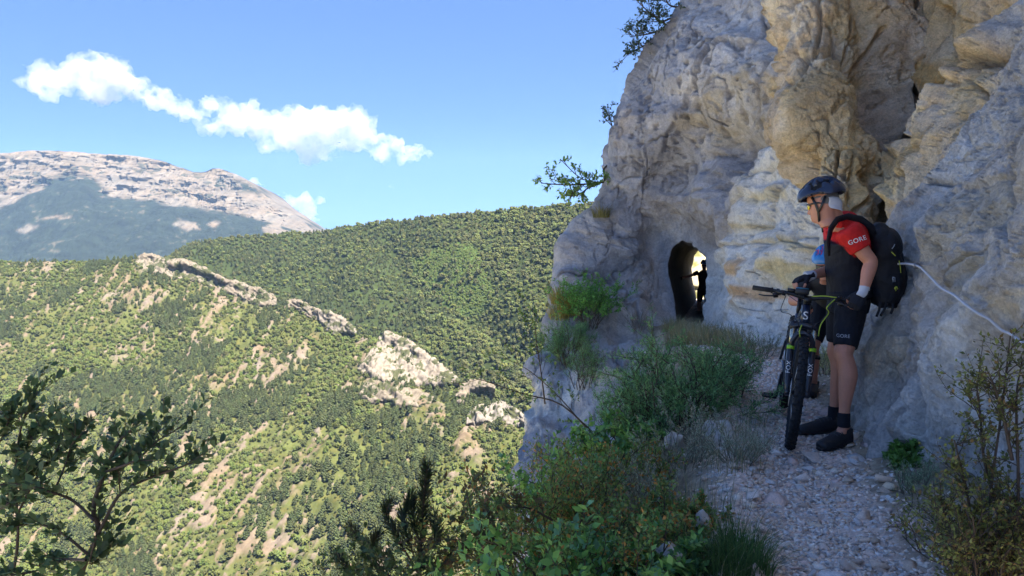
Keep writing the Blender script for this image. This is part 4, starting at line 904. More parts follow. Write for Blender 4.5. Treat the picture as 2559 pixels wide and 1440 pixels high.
# mixed scrub on the bank below the path
rowd = [(1365, 6.6, .55, .7, 'broad', 'thin leafy green shrub on the edge of the drop, above the grey rock face'), (1470, 5.3, .55, .8, 'box', 'green and rust leaved shrub at the upper edge of the bank'),
        (1590, 4.7, .40, .7, 'box', 'shrub with orange tipped leaves below the feathery bush'), (1420, 4.5, .65, .8, 'broad', 'glossy green shrub in the middle of the bank'),
        (1345, 3.75, .75, .8, 'box', 'dark green shrub at the brink, beside the young pine'), (1500, 3.85, .50, .7, 'box', 'olive green shrub in the lower part of the bank'), (1610, 4.15, .42, .5, 'grey', 'grey twiggy shrub in the middle of the bank'),
        (1700, 5.0, .36, .6, 'grey', 'pale grey green shrub under the big feathery bush'), (1790, 5.25, .32, .6, 'grey', 'silvery shrub left of the front wheel'), (1850, 4.7, .26, .45, 'grey', 'low grey plant at the path edge near the wheel'),
        (1590, 3.35, .42, .6, 'box', 'leafy shrub at the bottom edge, left of the pale boulder'), (1720, 3.75, .26, .5, 'box', 'small yellow green shrub between two pale stones'), (1650, 3.15, .30, .5, 'broad', 'low broad leaved plant beside the pale boulder'), (1450, 3.15, .6, .8, 'box', 'dense green shrub in the bottom corner of the bank'),
        (1390, 3.0, .6, .7, 'broad', 'bright leaved shrub lowest on the bank'), (1540, 5.6, .4, .6, 'broad', 'round leaved green plant left of the feathery bush')]
for i, (px, Y, h_, w_, k, lb) in enumerate(rowd):
    shrub(20 + i, G(px, Y), h_, w_, k, 'shrub', lb, 'shrub', 'scrub on the bank below the path', dens=1.75 if k != 'grey' else 2.0, cols=None if k != 'broad' else ((.12, .235, .055), (.085, .18, .05), (.16, .27, .07), (.10, .20, .10)))
# wall foot
shrub(60, G(2275, 4.55), .12, .36, 'broad', 'small_plant', 'small bright green plant at the foot of the wall, right of the shoes', 'plant', dens=1.1, cols=((.09, .17, .035), (.065, .13, .03)))
shrub(61, G(2300, 4.1), .20, .42, 'grey', 'small_plant', 'low grey green plant at the right edge of the path', 'plant', dens=1.6, cols=((.15, .21, .12), (.20, .25, .16)))
shrub(62, G(2062, 7.4), .40, .45, 'grey', 'small_plant', 'pale yellow green tufted plant behind the legs of the man', 'plant', dens=2.2, cols=((.34, .36, .14), (.27, .32, .14), (.20, .25, .12)))
shrub(63, G(2155, 5.75), .24, .3, 'grey', 'small_plant', 'dry twiggy plant at the wall behind the shoes', 'plant', dens=1.2, cols=((.12, .10, .07), (.16, .14, .10)))
shrub(64, G(1890, 9.6), .42, .7, 'grey', 'small_plant', 'grey green bush where the path bends out of sight', 'plant', dens=2.0, cols=((.08, .12, .06), (.11, .14, .08)))
# grass along the path
sp = [(*G(px, Y)[:], .10) for px, Y in ((1780, 3.25), (1830, 3.15), (1880, 3.2), (1850, 3.35))]
tuft(70, sp, 420, .17, ((.09, .17, .05), (.12, .20, .06), (.06, .12, .04)), 'grass_tuft', 'dense green grass tuft at the near left edge of the path', lean=.7, wd=.0022)
sp = [(*G(px + random.uniform(-60, 60), Y)[:], .16) for px, Y in [(random.uniform(1380, 1850), random.uniform(3.1, 6.2)) for _ in range(46)]]
tuft(71, sp, 60, .24, STRAW + GREY, 'dry_grass', 'thin dry grass standing all over the bank', 'stuff', .6, .0018)
sp = [(*G(px, Y)[:], .22) for px, Y in ((1690, 15.5), (1700, 14.5), (1740, 15.2), (1780, 14), (1820, 13), (1675, 16), (1850, 12), (1720, 12.5), (1690, 12.8), (1760, 11.5), (1800, 11), (1730, 13.6), (1840, 10.4))]
tuft(72, sp, 190, .36, ((.28, .27, .15), (.22, .25, .13), (.35, .31, .19)), 'dry_grass', 'pale grass in front of the tunnel mouth', 'stuff', .7, .006)

# ---- growth on the headland
HS_P = pix(hs2.reshape(-1, 3)); WS_P = pix(ws2.reshape(-1, 3))
def near_pix(pp, pts, px, py):
    d = (pp[0] - px) ** 2 + (pp[1] - py) ** 2; d = np.where(pts[:, 1] > .5, d, 1e9); k = np.where(d < max(d.min() * 1.01, 20))[0]; return Vector(pts[k[np.argmin(pts[k, 1])]].tolist())
def on_rock(px, py, grid=None, X=None, Y=None):
    return near_pix(HS_P, hs2.reshape(-1, 3), px, py)
shrub(80, on_rock(1470, 815) + Vector((0, -.3, 0)), 1.15, 1.25, 'broad', 'bush', 'bright green leafy bush on the ledge left of the tunnel', 'bush', dens=3.4, cols=((.11, .25, .05), (.08, .18, .04), (.14, .30, .07)))
shrub(81, on_rock(1420, 905) + Vector((0, -.2, 0)), .85, 1.0, 'feather', 'bush', 'dull green bush hanging on the rock under the ledge', 'bush', dens=2.4)
shrub(82, on_rock(1450, 960) + Vector((0, -.2, 0)), .7, .8, 'feather', 'bush', 'grey green bush low on the rock face above the drop', 'bush', dens=1.3)
shrub(83, on_rock(1590, 822) + Vector((0, -.25, 0)), .55, .9, 'grey', 'bush', 'bare grey twiggy bush beside the foot of the tunnel mouth', 'bush', dens=2.4, cols=((.15, .14, .11), (.19, .17, .14)))
q = on_rock(1400, 782) + Vector((0, -.1, -.1))
tuft(84, [(q.x, q.y, q.z, .30), (q.x + .2, q.y, q.z + .1, .25), (q.x - .05, q.y, q.z + .35, .2)], 260, .62, ((.42, .34, .08), (.35, .30, .10), (.28, .28, .07)), 'grass_tuft', 'yellow dry grass tuft on the rim of the headland', lean=.8, wd=.007)
q = on_rock(1505, 545); tuft(85, [(q.x, q.y - .1, q.z, .2)], 160, .4, ((.28, .25, .10), (.2, .2, .08)), 'grass_tuft', 'small olive grass tuft high on the headland', lean=.8, wd=.008)

def branch(seed, name, label, cat, lines, r0, kids, leaf, cols, per, aspect=.5, spread=.6, tw=.3, base=None, bark=None, sub=1, group=None):
    """limbs along given lines, with short twigs and leaves"""
    p = Plant(seed)
    for ln in lines:
        pts = p.smooth(ln, 14); p.stem(pts, r0, r0 * .3, 6)
        for i in range(kids):
            f = .25 + .75 * (i + p.r.random()) / kids; j = min(int(f * 13), 12); dd = (pts[j + 1] - pts[j]).normalized(); v = Vector((p.r.gauss(0, 1), p.r.gauss(0, 1), p.r.gauss(.2, .8))); v = (v - dd * v.dot(dd)).normalized()
            p.grow(pts[j], dd * .6 + v * spread, tw * p.r.uniform(.5, 1.2), r0 * .35, sub, 3, .6, .16, .03, .6, .3)
        p.tips.append(pts[9:])
    p.leaves(per, leaf, aspect, cols, .65, .4, leaf * .15)
    return p, (base or lines[0][0])
DK = ((.035, .060, .030), (.050, .080, .035), (.028, .045, .025))
p, b = branch(90, '', '', '', [[V(1518, 414, 20.4), V(1508, 425, 20.2), V(1511, 452, 20), V(1490, 455, 19.9), V(1450, 445, 19.8), V(1400, 398, 19.7)], [V(1508, 455, 20), V(1470, 460, 19.8), V(1410, 462, 19.7), V(1352, 458, 19.6)], [V(1500, 458, 20), V(1470, 470, 19.8), V(1450, 485, 19.7), V(1425, 492, 19.7)]], .030, 11, .10, ((.13, .21, .05), (.10, .17, .04), (.18, .25, .06)), 6, .6, .6, .42)
p.finish('tree_branch', 'crooked leafy branch growing out of the headland into the sky', 'branch', b)
p, b = branch(91, '', '', '', [[V(1532, 318, 20.5), V(1520, 305, 20.4), V(1505, 290, 20.3)], [V(1530, 318, 20.5), V(1524, 295, 20.4), V(1520, 278, 20.3)]], .018, 5, .09, DK, 3, .55, .6, .25)
p.finish('tree_branch', 'small sparse twig sticking out of the rock edge above the crooked branch', 'branch', b)
p, b = branch(92, '', '', '', [[V(1665, 62, 20.6), V(1640, 45, 20.5), V(1610, 20, 20.4), V(1585, -5, 20.3)], [V(1690, 40, 20.5), V(1650, 55, 20.3), V(1640, 40, 20.2)], [V(1655, 75, 20.6), V(1620, 85, 20.4), V(1575, 92, 20.3)], [V(1640, 100, 20.5), V(1610, 115, 20.4), V(1565, 135, 20.3)], [V(1700, 20, 20.5), V(1670, 10, 20.3), V(1660, -30, 20.2)]], .03, 11, .095, DK, 5, .55, .6, .42)
p.finish('bush', 'dark leafy bush at the top of the headland against the sky', 'bush', b)

# ---- thin shoots arching from the bank
p, b = branch(95, '', '', '', [[V(1545, 1150, 5.6), V(1470, 1075, 5.7), V(1390, 985, 5.8), V(1320, 925, 5.9), V(1260, 895, 6.0)], [V(1480, 1080, 5.7), V(1400, 1010, 5.6), V(1310, 985, 5.6), V(1220, 955, 5.6), V(1170, 940, 5.6)]], .007, 8, .034, ((.10, .15, .04), (.07, .12, .03), (.13, .17, .05)), 4, .5, .6, .20)
p.finish('sapling', 'thin arching green shoots leaning out from the bank over the drop', 'sapling', G(1545, 5.6))
p, b = branch(96, '', '', '', [[V(1362, 1010, 6.3), V(1352, 930, 6.3), V(1340, 850, 6.3), V(1335, 765, 6.3)]], .007, 12, .036, ((.10, .15, .04), (.07, .12, .03)), 4, .5, .6, .20)
p.finish('sapling', 'slender upright sapling with sparse leaves at the edge of the drop', 'sapling', b)

# ---- box bush in the lower right corner
OLV = ((.135, .150, .038), (.10, .115, .034), (.18, .185, .055), (.075, .08, .028), (.16, .105, .04))
p = Plant(100)
for px0, Y, ln in ((2480, 2.75, [(2480, 1440), (2475, 1250), (2500, 1050), (2525, 840)]), (2540, 2.7, [(2540, 1440), (2545, 1200), (2540, 1000), (2555, 900)]), (2440, 2.75, [(2440, 1400), (2420, 1250), (2400, 1160), (2385, 1100)]), (2500, 2.8, [(2500, 1300), (2460, 1150), (2450, 1040), (2440, 960)]), (2530, 2.7, [(2530, 1150), (2500, 1010), (2470, 930)]), (2400, 2.75, [(2400, 1430), (2370, 1320), (2350, 1260)])):
    pts = p.smooth([V(a, c, Y) for a, c in ln], 14); p.stem(pts, .007, .0025, 5)
    for i in range(17):
        f = .12 + .88 * (i + p.r.random()) / 17; j = min(int(f * 13), 12); dd = (pts[j + 1] - pts[j]).normalized(); v = Vector((p.r.gauss(0, 1), p.r.gauss(0, .7), p.r.gauss(.3, .5))); p.grow(pts[j], dd * .5 + v * .5, .13 * p.r.uniform(.5, 1.3), .0025, 1, 3, .6, .15, .05, .6, .2)
for i in range(75):
    b = V(p.r.uniform(2390, 2610), 1500, p.r.uniform(2.6, 3.0)); p.grow(b, Vector((p.r.gauss(0, .22), p.r.gauss(0, .25), 1)), p.r.uniform(.16, .36), .005, 2, 4, .6, .2, .05, .55, .2)
p.leaves(7, .019, .55, OLV, .65, .5, .004)
p.finish('box_bush', 'olive brown small leaved bush in front of the wall, beside the gravel', 'bush', V(2470, 1500, 2.8))

# ---- tree leaning in from the left edge: every large leaf a piece of its own
p = Plant(110); T = [
 ([(190, 1470), (215, 1400), (248, 1330), (232, 1270), (262, 1180), (300, 1100), (330, 1075)], 3.1, .013), ([(248, 1330), (300, 1235), (380, 1192), (450, 1168), (515, 1142)], 3.1, .008), ([(262, 1180), (340, 1150), (390, 1105), (452, 1068)], 3.05, .006),
 ([(25, 1470), (45, 1350), (38, 1200), (50, 1080), (78, 1000), (95, 965)], 3.3, .008), ([(40, 1190), (70, 1110), (110, 1070)], 3.3, .004), ([(235, 1300), (180, 1250), (110, 1225), (40, 1210), (-40, 1215)], 3.0, .007), ([(225, 1390), (150, 1330), (80, 1310), (-30, 1330)], 3.0, .007),
 ([(130, 1240), (160, 1170), (180, 1110), (205, 1085)], 3.05, .005), ([(215, 1400), (150, 1400), (80, 1430), (0, 1440)], 2.9, .006), ([(240, 1340), (225, 1410), (262, 1380), (280, 1360)], 3.05, .004), ([(300, 1235), (300, 1180), (330, 1130)], 3.1, .004), ([(40, 1290), (100, 1180), (140, 1130), (160, 1080)], 3.2, .005), ([(-20, 1150), (10, 1080), (30, 1030)], 3.3, .004), ([(-30, 1290), (30, 1250), (90, 1160)], 3.15, .004)]
tips = []
for ln, Y, r_ in T:
    pts = p.smooth([V(a, c, Y + .04 * p.r.gauss(0, 1)) for a, c in ln], 14); p.stem(pts, r_, r_ * .35, 6); tips.append(pts[4:])
    for i in range(12):
        f = .25 + .75 * (i + p.r.random()) / 12; j = min(int(f * 13), 12); dd = (pts[j + 1] - pts[j]).normalized(); v = Vector((p.r.gauss(0, .8), p.r.gauss(0, .8), p.r.gauss(.25, .4)))
        w = p.wander(pts[j], dd * .6 + v * .6, p.r.uniform(.07, .19), .12, .03, 4); p.stem(w, .0022, .001, 3); tips.append(w)
p.tips = tips; p.leaves(10, .042, .66, ((.075, .125, .050), (.060, .10, .042), (.105, .165, .063), (.125, .185, .078)), .6, .7, .006)
Ls = p.L; p.r.shuffle(Ls)
vis_ = [a for a in Ls if -20 < float(pix(tuple(a[0]))[0]) and float(pix(tuple(a[0]))[1]) < 1440]; one = sorted(vis_, key=lambda a: -a[3])[:298]; ids = {id(a) for a in one}
p.L = [(*a[:5], tuple(x / 1.6 for x in a[5])) for a in Ls if id(a) not in ids]
root = p.finish('leafy_tree', 'dark leafy tree branches reaching in over the valley at the left edge', 'tree', V(190, 1470, 3.1), part='foliage', stem='limb')
M_DLEAF = mat('dark_leaf', (.092, .145, .058), .5, spec=.4, trans=.25, vary=.5)
lm = mesh_np('leaf', np.array([(0, 0, 0), (.25, .26, .07), (.62, .31, .07), (1, 0, -.05), (.62, -.31, .07), (.25, -.26, .07), (.5, 0, 0)]), np.array([(0, 6, 1), (1, 6, 2), (2, 6, 3), (3, 6, 4), (4, 6, 5), (5, 6, 0)]), True); lm.materials.append(M_DLEAF)
rb = root.location
for q, d, sd_, sz, ar, c in one:
    o = bpy.data.objects.new('leaf', lm); C.objects.link(o); o.parent = root; o.matrix_parent_inverse = Matrix.Translation(-rb)
    d = d.normalized(); w = (sd_ - d * sd_.dot(d)).normalized(); u = d.cross(w); o.matrix_basis = Matrix.Translation(q) @ Matrix((d, w, u)).transposed().to_4x4() @ Matrix.Scale(sz, 4)

# ---- young pine at the brink, and the thin shrub next to it
p = Plant(120); NEED = ((.018, .030, .015), (.024, .038, .018), (.014, .022, .012), (.032, .044, .022))
def needle_spray(pts, n, ln):
    for i in range(n):
        f = (i + p.r.random()) / n * (len(pts) - 1); j = min(int(f), len(pts) - 2); q = pts[j].lerp(pts[j + 1], f - j); dd = (pts[j + 1] - pts[j]).normalized()
        v = Vector((p.r.gauss(0, 1), p.r.gauss(0, 1), p.r.gauss(0, 1))); v = (v - dd * v.dot(dd)).normalized(); d = (dd * .85 + v * .55).normalized()
        p.L.append((q, d, d.cross(Vector((p.r.gauss(0, 1), p.r.gauss(0, 1), p.r.gauss(0, 1)))).normalized(), ln * p.r.uniform(.7, 1.15), .075, tuple(x * p.r.uniform(.7, 1.3) for x in NEED[p.r.randrange(4)])))
Yp_ = 3.55
for ln, r_, n in (([(1045, 1500), (1050, 1400), (1055, 1300), (1062, 1220), (1068, 1165)], .009, 480), ([(1050, 1430), (1020, 1350), (1005, 1290), (1030, 1240)], .005, 260), ([(1050, 1440), (990, 1340), (965, 1290), (975, 1255)], .005, 260), ([(1045, 1460), (960, 1390), (900, 1350), (875, 1318)], .005, 240), ([(1040, 1470), (960, 1430), (930, 1370), (945, 1335)], .004, 200),
                  ([(1045, 1480), (930, 1450), (870, 1420), (845, 1390)], .004, 200), ([(1050, 1400), (1090, 1340), (1085, 1290)], .004, 160), ([(1052, 1360), (1035, 1310), (1028, 1262)], .004, 140), ([(1050, 1460), (1110, 1420), (1130, 1380)], .004, 160)):
    pts = p.smooth([V(a, c, Yp_ + p.r.gauss(0, .05)) for a, c in ln], 12); p.stem(pts, r_, r_ * .4, 6); needle_spray(pts[2:], int(n * 1.3), .072)
p.finish('young_pine', 'dark young pine with long needles at the bottom edge over the drop', 'pine tree', V(1045, 1500, Yp_), part='needles', stem='trunk')
p, b = branch(121, '', '', '', [[V(1200, 1500, 3.5), V(1195, 1400, 3.5), V(1180, 1300, 3.5), V(1160, 1200, 3.5)], [V(1330, 1420, 3.5), V(1240, 1350, 3.5), V(1150, 1350, 3.45), V(1060, 1345, 3.4)], [V(1230, 1450, 3.5), V(1230, 1340, 3.5), V(1215, 1265, 3.5)], [V(1380, 1300, 3.6), V(1320, 1270, 3.55), V(1260, 1270, 3.5)], [V(1370, 1480, 3.4), V(1290, 1390, 3.4), V(1220, 1330, 3.4)], [V(1000, 1480, 3.3), V(1080, 1420, 3.35), V(1150, 1400, 3.4)]], .006, 9, .030, ((.075, .065, .025), (.055, .075, .025), (.10, .055, .025), (.045, .06, .022)), 5, .5, .6, .15)
p.finish('shrub', 'thin shrub with rust brown leaves between the young pine and the bank', 'shrub', b)
p, b = branch(122, '', '', '', [[V(820, 1500, 3.3), V(850, 1450, 3.3), V(900, 1420, 3.3)], [V(980, 1500, 3.3), V(960, 1440, 3.3), V(930, 1410, 3.3)], [V(1100, 1500, 3.3), V(1080, 1450, 3.3), V(1040, 1430, 3.3)]], .005, 10, .034, ((.045, .07, .025), (.065, .095, .03), (.03, .05, .02)), 5, .55, .6, .14)
p.finish('shrub', 'leafy low shrub in front of the young pine at the bottom edge', 'shrub', b)

# ---- boulders lying among the scrub
M_BOUL = mat('boulder', (.56, .52, .50), .9, spec=.2, noise=[(4, .2), (20, .2)], bump=[(12, .6, .03), (50, .5, .008)])
def boulder(px, py, Y, s, label, seed):
    b = bmesh.new(); bmesh.ops.create_icosphere(b, subdivisions=4, radius=1); v = np.array([x.co[:] for x in b.verts]); f = np.array([[q.index for q in t.verts] for t in b.faces]); b.free()
    d, _ = blocks(v + seed * 7.3, (.75, .75, .75), 5, .34); d2 = fbm(v * 4 + seed, 4, 3) * .07; v = v * (1 + d + d2)[:, None] * np.array(s)
    o = link('boulder', mesh_np('boulder', v, f, False), M_BOUL); o.location = V(px, py, Y); o.rotation_euler = (seed * 1.1, seed * .7, seed * 2.3); tag(o, label, 'boulder', 'pale boulders among the scrub')
boulder(1660, 1395, 3.2, (.075, .06, .05), 'pale grey boulder at the bottom of the bank, largest of the low ones', 1)
boulder(1755, 1305, 3.6, (.05, .04, .035), 'pale angular stone below the small yellow green shrub', 2)
boulder(1618, 1325, 3.55, (.04, .035, .04), 'small pale stone beside the grey twigs', 3)
boulder(1650, 1255, 3.95, (.04, .03, .025), 'white slab of stone tilted among the olive shrubs', 4)
boulder(1800, 1085, 5.3, (.12, .10, .055), 'large pale boulder behind the silvery shrub near the wheel', 5)
boulder(1685, 1105, 5.25, (.08, .07, .045), 'pale boulder half hidden under the feathery bush', 6)
# ================================================================== people
from mathutils.bvhtree import BVHTree
def union_mesh(mb, voxel, it=4, fac=.5, name='body'):
    """melt closed pieces into one continuous surface"""
    o = mb.build('tmp', None); md = o.modifiers.new('r', 'REMESH'); md.mode = 'VOXEL'; md.voxel_size = voxel; md.use_smooth_shade = True
    if it: s = o.modifiers.new('s', 'SMOOTH'); s.factor = fac; s.iterations = it
    dg = bpy.context.evaluated_depsgraph_get(); me = bpy.data.meshes.new_from_object(o.evaluated_get(dg)); me.name = name
    bpy.data.objects.remove(o); me.polygons.foreach_set('use_smooth', np.ones(len(me.polygons), bool)); return me
def vcols(me, fn):
    v = np.zeros(len(me.vertices) * 3, np.float32); me.vertices.foreach_get('co', v); v = v.reshape(-1, 3).astype(float)
    c = np.ones((len(v), 4), np.float32); c[:, :3] = fn(v)
    a = me.color_attributes.new('Col', 'FLOAT_COLOR', 'POINT'); a.data.foreach_set('color', c.ravel())
def verts(me):
    v = np.zeros(len(me.vertices) * 3, np.float32); me.vertices.foreach_get('co', v); return v.reshape(-1, 3).astype(float)
M_SKIN = mat('skin', (.58, .255, .165), .5, spec=.4, noise=[(14, .10), (60, .05)], bump=[(180, .15, .002)])
M_LEGS = M_SKIN
M_BLK = mat('black_cloth', (.014, .015, .022), .75, spec=.25, noise=[(60, .25)], bump=[(28, .45, .012), (400, .3, .001)])
M_BLK2 = mat('black_nylon', (.013, .013, .017), .6, spec=.35, noise=[(30, .3)], bump=[(16, .5, .02), (300, .3, .001)])
M_JERSEY = mat('jersey', vcol=True, rough=.7, spec=.25, noise=[(50, .12)], bump=[(20, .45, .014), (420, .25, .001)])
M_WHITE = mat('white_cloth', (.58, .58, .62), .8, bump=[(40, .3, .006)])
M_SHOE = mat('shoe_black', (.018, .019, .024), .55, spec=.4, noise=[(40, .3)], bump=[(50, .4, .006)])
M_HELM = mat('helmet_shell', (.012, .016, .042), .28, spec=.55, coat=.3)
M_LINER = mat('helmet_liner', (.008, .008, .010), .9)
M_HAIR = mat('grey_hair', (.16, .15, .145), .8, bump=[(200, .8, .004)])
M_LENS = mat('yellow_lens', (.85, .62, .02), .12, spec=.8, coat=.6)
M_FRAME = mat('black_plastic', (.012, .012, .014), .35, spec=.5)
M_LIP = mat('lips', (.42, .17, .14), .5)

def head_np(o, f, u, l, k=1.0, nz=64, na=72):
    """head as one loft from neck to crown; f forward, u up, l left; o under the ears at chin height"""
    zs = np.array([-.045, -.02, 0, .012, .026, .034, .042, .052, .064, .078, .095, .112, .126, .142, .165, .19, .212, .228, .236]); fr = np.array([.035, .045, .074, .088, .089, .094, .093, .087, .088, .088, .086, .080, .084, .093, .091, .077, .052, .02, .0])
    bk = np.array([-.068, -.066, -.066, -.066, -.068, -.069, -.071, -.073, -.077, -.082, -.089, -.095, -.099, -.102, -.101, -.090, -.066, -.032, .0]); wd = np.array([.057, .056, .050, .052, .056, .058, .060, .062, .065, .067, .070, .072, .073, .075, .074, .066, .049, .024, .0005])
    z = np.interp(np.linspace(0, 1, nz) ** .97, np.linspace(0, 1, len(zs)), zs); F, B, Wd = (np.interp(z, zs, q) for q in (fr, bk, wd))
    a = np.arange(na) * 2 * math.pi / na; ca, sa = np.cos(a), np.sin(a); cx = (F + B) / 2; rx = (F - B) / 2
    X = cx[:, None] + rx[:, None] * np.sign(ca) * np.abs(ca) ** .86; Yl = Wd[:, None] * np.sign(sa) * np.abs(sa) ** .90; Z = np.broadcast_to(z[:, None], X.shape)
    front = np.clip(ca, 0, 1)[None] ** 2
    nose = np.interp(z, [.052, .060, .068, .076, .095, .118, .132], [0, .016, .028, .026, .017, .007, 0])[:, None] * np.exp(-(Yl / (.011 + .004 * np.exp(-((Z - .066) / .012) ** 2))) ** 2) * front
    eye = -.010 * np.exp(-((Z - .116) / .012) ** 2) * np.exp(-((np.abs(Yl) - .033) / .016) ** 2) * front
    brow = .005 * np.exp(-((Z - .135) / .008) ** 2) * np.exp(-((np.abs(Yl) - .03) / .025) ** 2) * front
    mouth = -.006 * np.exp(-((Z - .0375) / .0028) ** 2) * np.exp(-(Yl / .024) ** 2) * front; cheek = .004 * np.exp(-((Z - .085) / .02) ** 2) * np.exp(-((np.abs(Yl) - .045) / .018) ** 2); chin = .004 * np.exp(-((Z - .006) / .012) ** 2) * np.exp(-(Yl / .02) ** 2) * front
    X = X + nose + eye + brow + mouth + cheek * front + chin
    v = np.stack([X, Yl, Z], -1).reshape(-1, 3) * k
    R = np.stack([f, l, u], 1); return v @ R.T + o, grid_faces(nz, na, True)
def add_head(mb, o, f, u, l, k=1.0):
    o, f, u, l = (np.array(tuple(q), float) for q in (o, f, u, l)); v, F = head_np(o, f, u, l, k); mb.add(v, F)
    n = len(v); mb.f3.append(np.array([[mb.n - n + (i + 1) % 72, mb.n - n + i, mb.n - n + 36] for i in range(72) if i not in (35, 36)]))
    for s in (1, -1):                                            # ears
        c = o + (l * s * .073 - f * .008 + u * .098) * k
        mb.tube([c - u * .026 * k + f * .006 * k, c - u * .016 * k, c + u * .004 * k - f * .004 * k, c + u * .024 * k - f * .004 * k, c + u * .031 * k + f * .003 * k], np.array([[.006, .004], [.009, .007], [.014, .008], [.016, .008], [.007, .004]]) * k, 10, up=tuple(f))
def hand(mb, wrist, d, palm, thumb, curl=(.9, 1.1, .7), k=1.0, grow=0.0, fingers=True, cut=9):
    """palm and five fingers; d: wrist to knuckles, palm: way the palm faces, thumb: side of the thumb. grow widens it for a glove, cut: finger joints kept"""
    w, d, pn, t = Vector(wrist), Vector(d).normalized(), Vector(palm).normalized(), Vector(thumb).normalized(); t = (t - d * t.dot(d)).normalized(); pn = (pn - d * pn.dot(d) - t * pn.dot(t)).normalized()
    mb.tube([w - d * .03 * k, w, w + d * .03 * k, w + d * .065 * k, w + d * .092 * k], np.array([[.026, .020], [.027, .019], [.037, .018], [.042, .017], [.040, .013]]) * k + grow, 12, up=tuple(t))
    if not fingers: return
    for i, (off, L, r) in enumerate(((.030, .078, .0098), (.010, .086, .0100), (-.011, .080, .0096), (-.031, .064, .0086))):
        p = w + (d * .088 + t * off) * k; a = 0; pts = [w + (d * .05 + t * off * .9) * k, p]; dd = d
        for s_, (ln, cu) in enumerate(zip((.45, .32, .25), curl)):
            if s_ >= cut: break
            a += cu * (1 + .06 * i); dd = d * math.cos(a) + pn * math.sin(a); p = p + dd * L * ln * k; pts.append(p)
        mb.tube(pts, np.linspace(r * 1.05, r * .82, len(pts)) * k + grow, 8)
    p0 = w + (d * .022 + t * .026) * k; p1 = w + (d * .05 + t * .048 + pn * .016) * k; p2 = p1 + (d * .026 + t * .008 + pn * .022) * k; p3 = p2 + (d * .016 - t * .006 + pn * .02) * k
    mb.tube([p0, p1, p2, p3][:cut + 2], np.array([.0155, .0125, .0108, .0088])[:cut + 2] * k + grow, 8)
def limb(mb, pts, rad, k=14, up=None): 
    pts = np.array([tuple(p) for p in pts]); n = len(pts); rad = np.asarray(rad, float); t = np.linspace(0, n - 1, (n - 1) * 4 + 1)
    mb.tube(catmull(pts, t), catmull(rad, t), k, up=up)
def rounded(mb, c, ax, n=12):
    """ellipsoid with half axes ax (three vectors)"""
    a, b, w = (np.array(tuple(q)) for q in ax); th = np.linspace(0.001, math.pi - .001, n); ph = np.arange(2 * n) * math.pi / n
    v = (np.cos(th)[:, None, None] * w + np.sin(th)[:, None, None] * (np.cos(ph)[None, :, None] * a + np.sin(ph)[None, :, None] * b)).reshape(-1, 3) + np.array(tuple(c)); mb.add(v, grid_faces(n, 2 * n, True)[:, ::-1])
def shoe(mb_up, mb_sole, heel, toe, up=Vector((0, 0, 1)), k=1.0):
    heel, toe = Vector(heel), Vector(toe); d = (toe - heel); L = d.length; d.normalize(); s = d.cross(up).normalized()
    limb(mb_up, [heel + up * .050 + d * .005, heel + up * .055 + d * L * .22, heel + up * .050 + d * L * .45, heel + up * .040 + d * L * .70, heel + up * .034 + d * L * .9, heel + up * .03 + d * L * .985], [[.038, .052], [.044, .056], [.049, .050], [.053, .042], [.048, .035], [.026, .022]], 16, up=tuple(s))
    limb(mb_up, [heel + up * .05 + d * L * .16, heel + up * .115 + d * L * .15], [[.043, .048], [.045, .050]], 14, up=tuple(s))
    limb(mb_sole, [heel + up * .013 - d * .004, heel + up * .013 + d * L * .25, heel + up * .013 + d * L * .5, heel + up * .014 + d * L * .75, heel + up * .02 + d * L * 1.0], [[.036, .016], [.045, .017], [.046, .016], [.054, .017], [.028, .013]], 14, up=tuple(s))
def helmet(root, o, f, u, l, shell, liner, k=1.0, name='helmet', stripe=None):
    o, f, u, l = (np.array(tuple(q), float) for q in (o, f, u, l)); nu, nv = 90, 70
    th = np.linspace(-1.0, 1.0, nu)[:, None]; ph = np.linspace(-1, 1, nv)[None]
    # lateral arcs from front to back
    A = th * math.pi * .5; lat = ph * math.pi * .52
    X = np.sin(A) * .150 * (1 - .06 * np.abs(ph) ** 2); c0 = np.cos(A) ** .8
    Yl = np.sin(lat) * .112 * np.maximum(c0, .02) ** .75; Z = np.cos(lat) * c0 * .118
    X, Yl, Z = np.broadcast_arrays(X, Yl, Z); X = X.copy(); Z = Z.copy()
    lowcut = np.interp(X, [-.15, -.09, -.02, .05, .10, .155], [.012, .0, .020, .016, .006, -.008])
    Z = np.maximum(Z, lowcut)
    Z = Z + .012 * sstep(-.15, -.05, X) * (1 - sstep(.0, .1, X)) * sstep(.03, .09, Z)
    vent = np.zeros(X.shape)
    for yc, w, x0, x1 in ((0, .013, -.10, .11), (.036, .012, -.02, .125), (-.036, .012, -.02, .125), (.036, .012, -.13, -.04), (-.036, .012, -.13, -.04), (.070, .012, .01, .11), (-.070, .012, .01, .11), (.072, .013, -.10, -.01), (-.072, .013, -.10, -.01), (.096, .010, -.05, .04), (-.096, .010, -.05, .04)):
        vent = np.maximum(vent, sstep(w * 1.25, w * .8, np.abs(Yl - yc * (1 - .25 * np.abs(X) / .15))) * sstep(x0 - .012, x0 + .012, X) * sstep(x1 + .012, x1 - .012, X))
    vent = vent * sstep(.022, .036, Z)
    sh = 1 - .17 * vent
    v = np.stack([X * sh, Yl * sh, Z * sh - .018 * vent * 0], -1).reshape(-1, 3) * k
    R = np.stack([f, l, u], 1); w = v @ R.T + o + (f * -.004 + u * .158) * k
    F = grid_faces(nu, nv); mi = (vent.ravel()[F].mean(1) > .6).astype(int)
    me = mesh_np(name, w, F, True, mi=mi); ob = link(name, me, [shell, liner], root); sd = ob.modifiers.new('shell', 'SOLIDIFY'); sd.thickness = .012; sd.offset = 0
    return ob
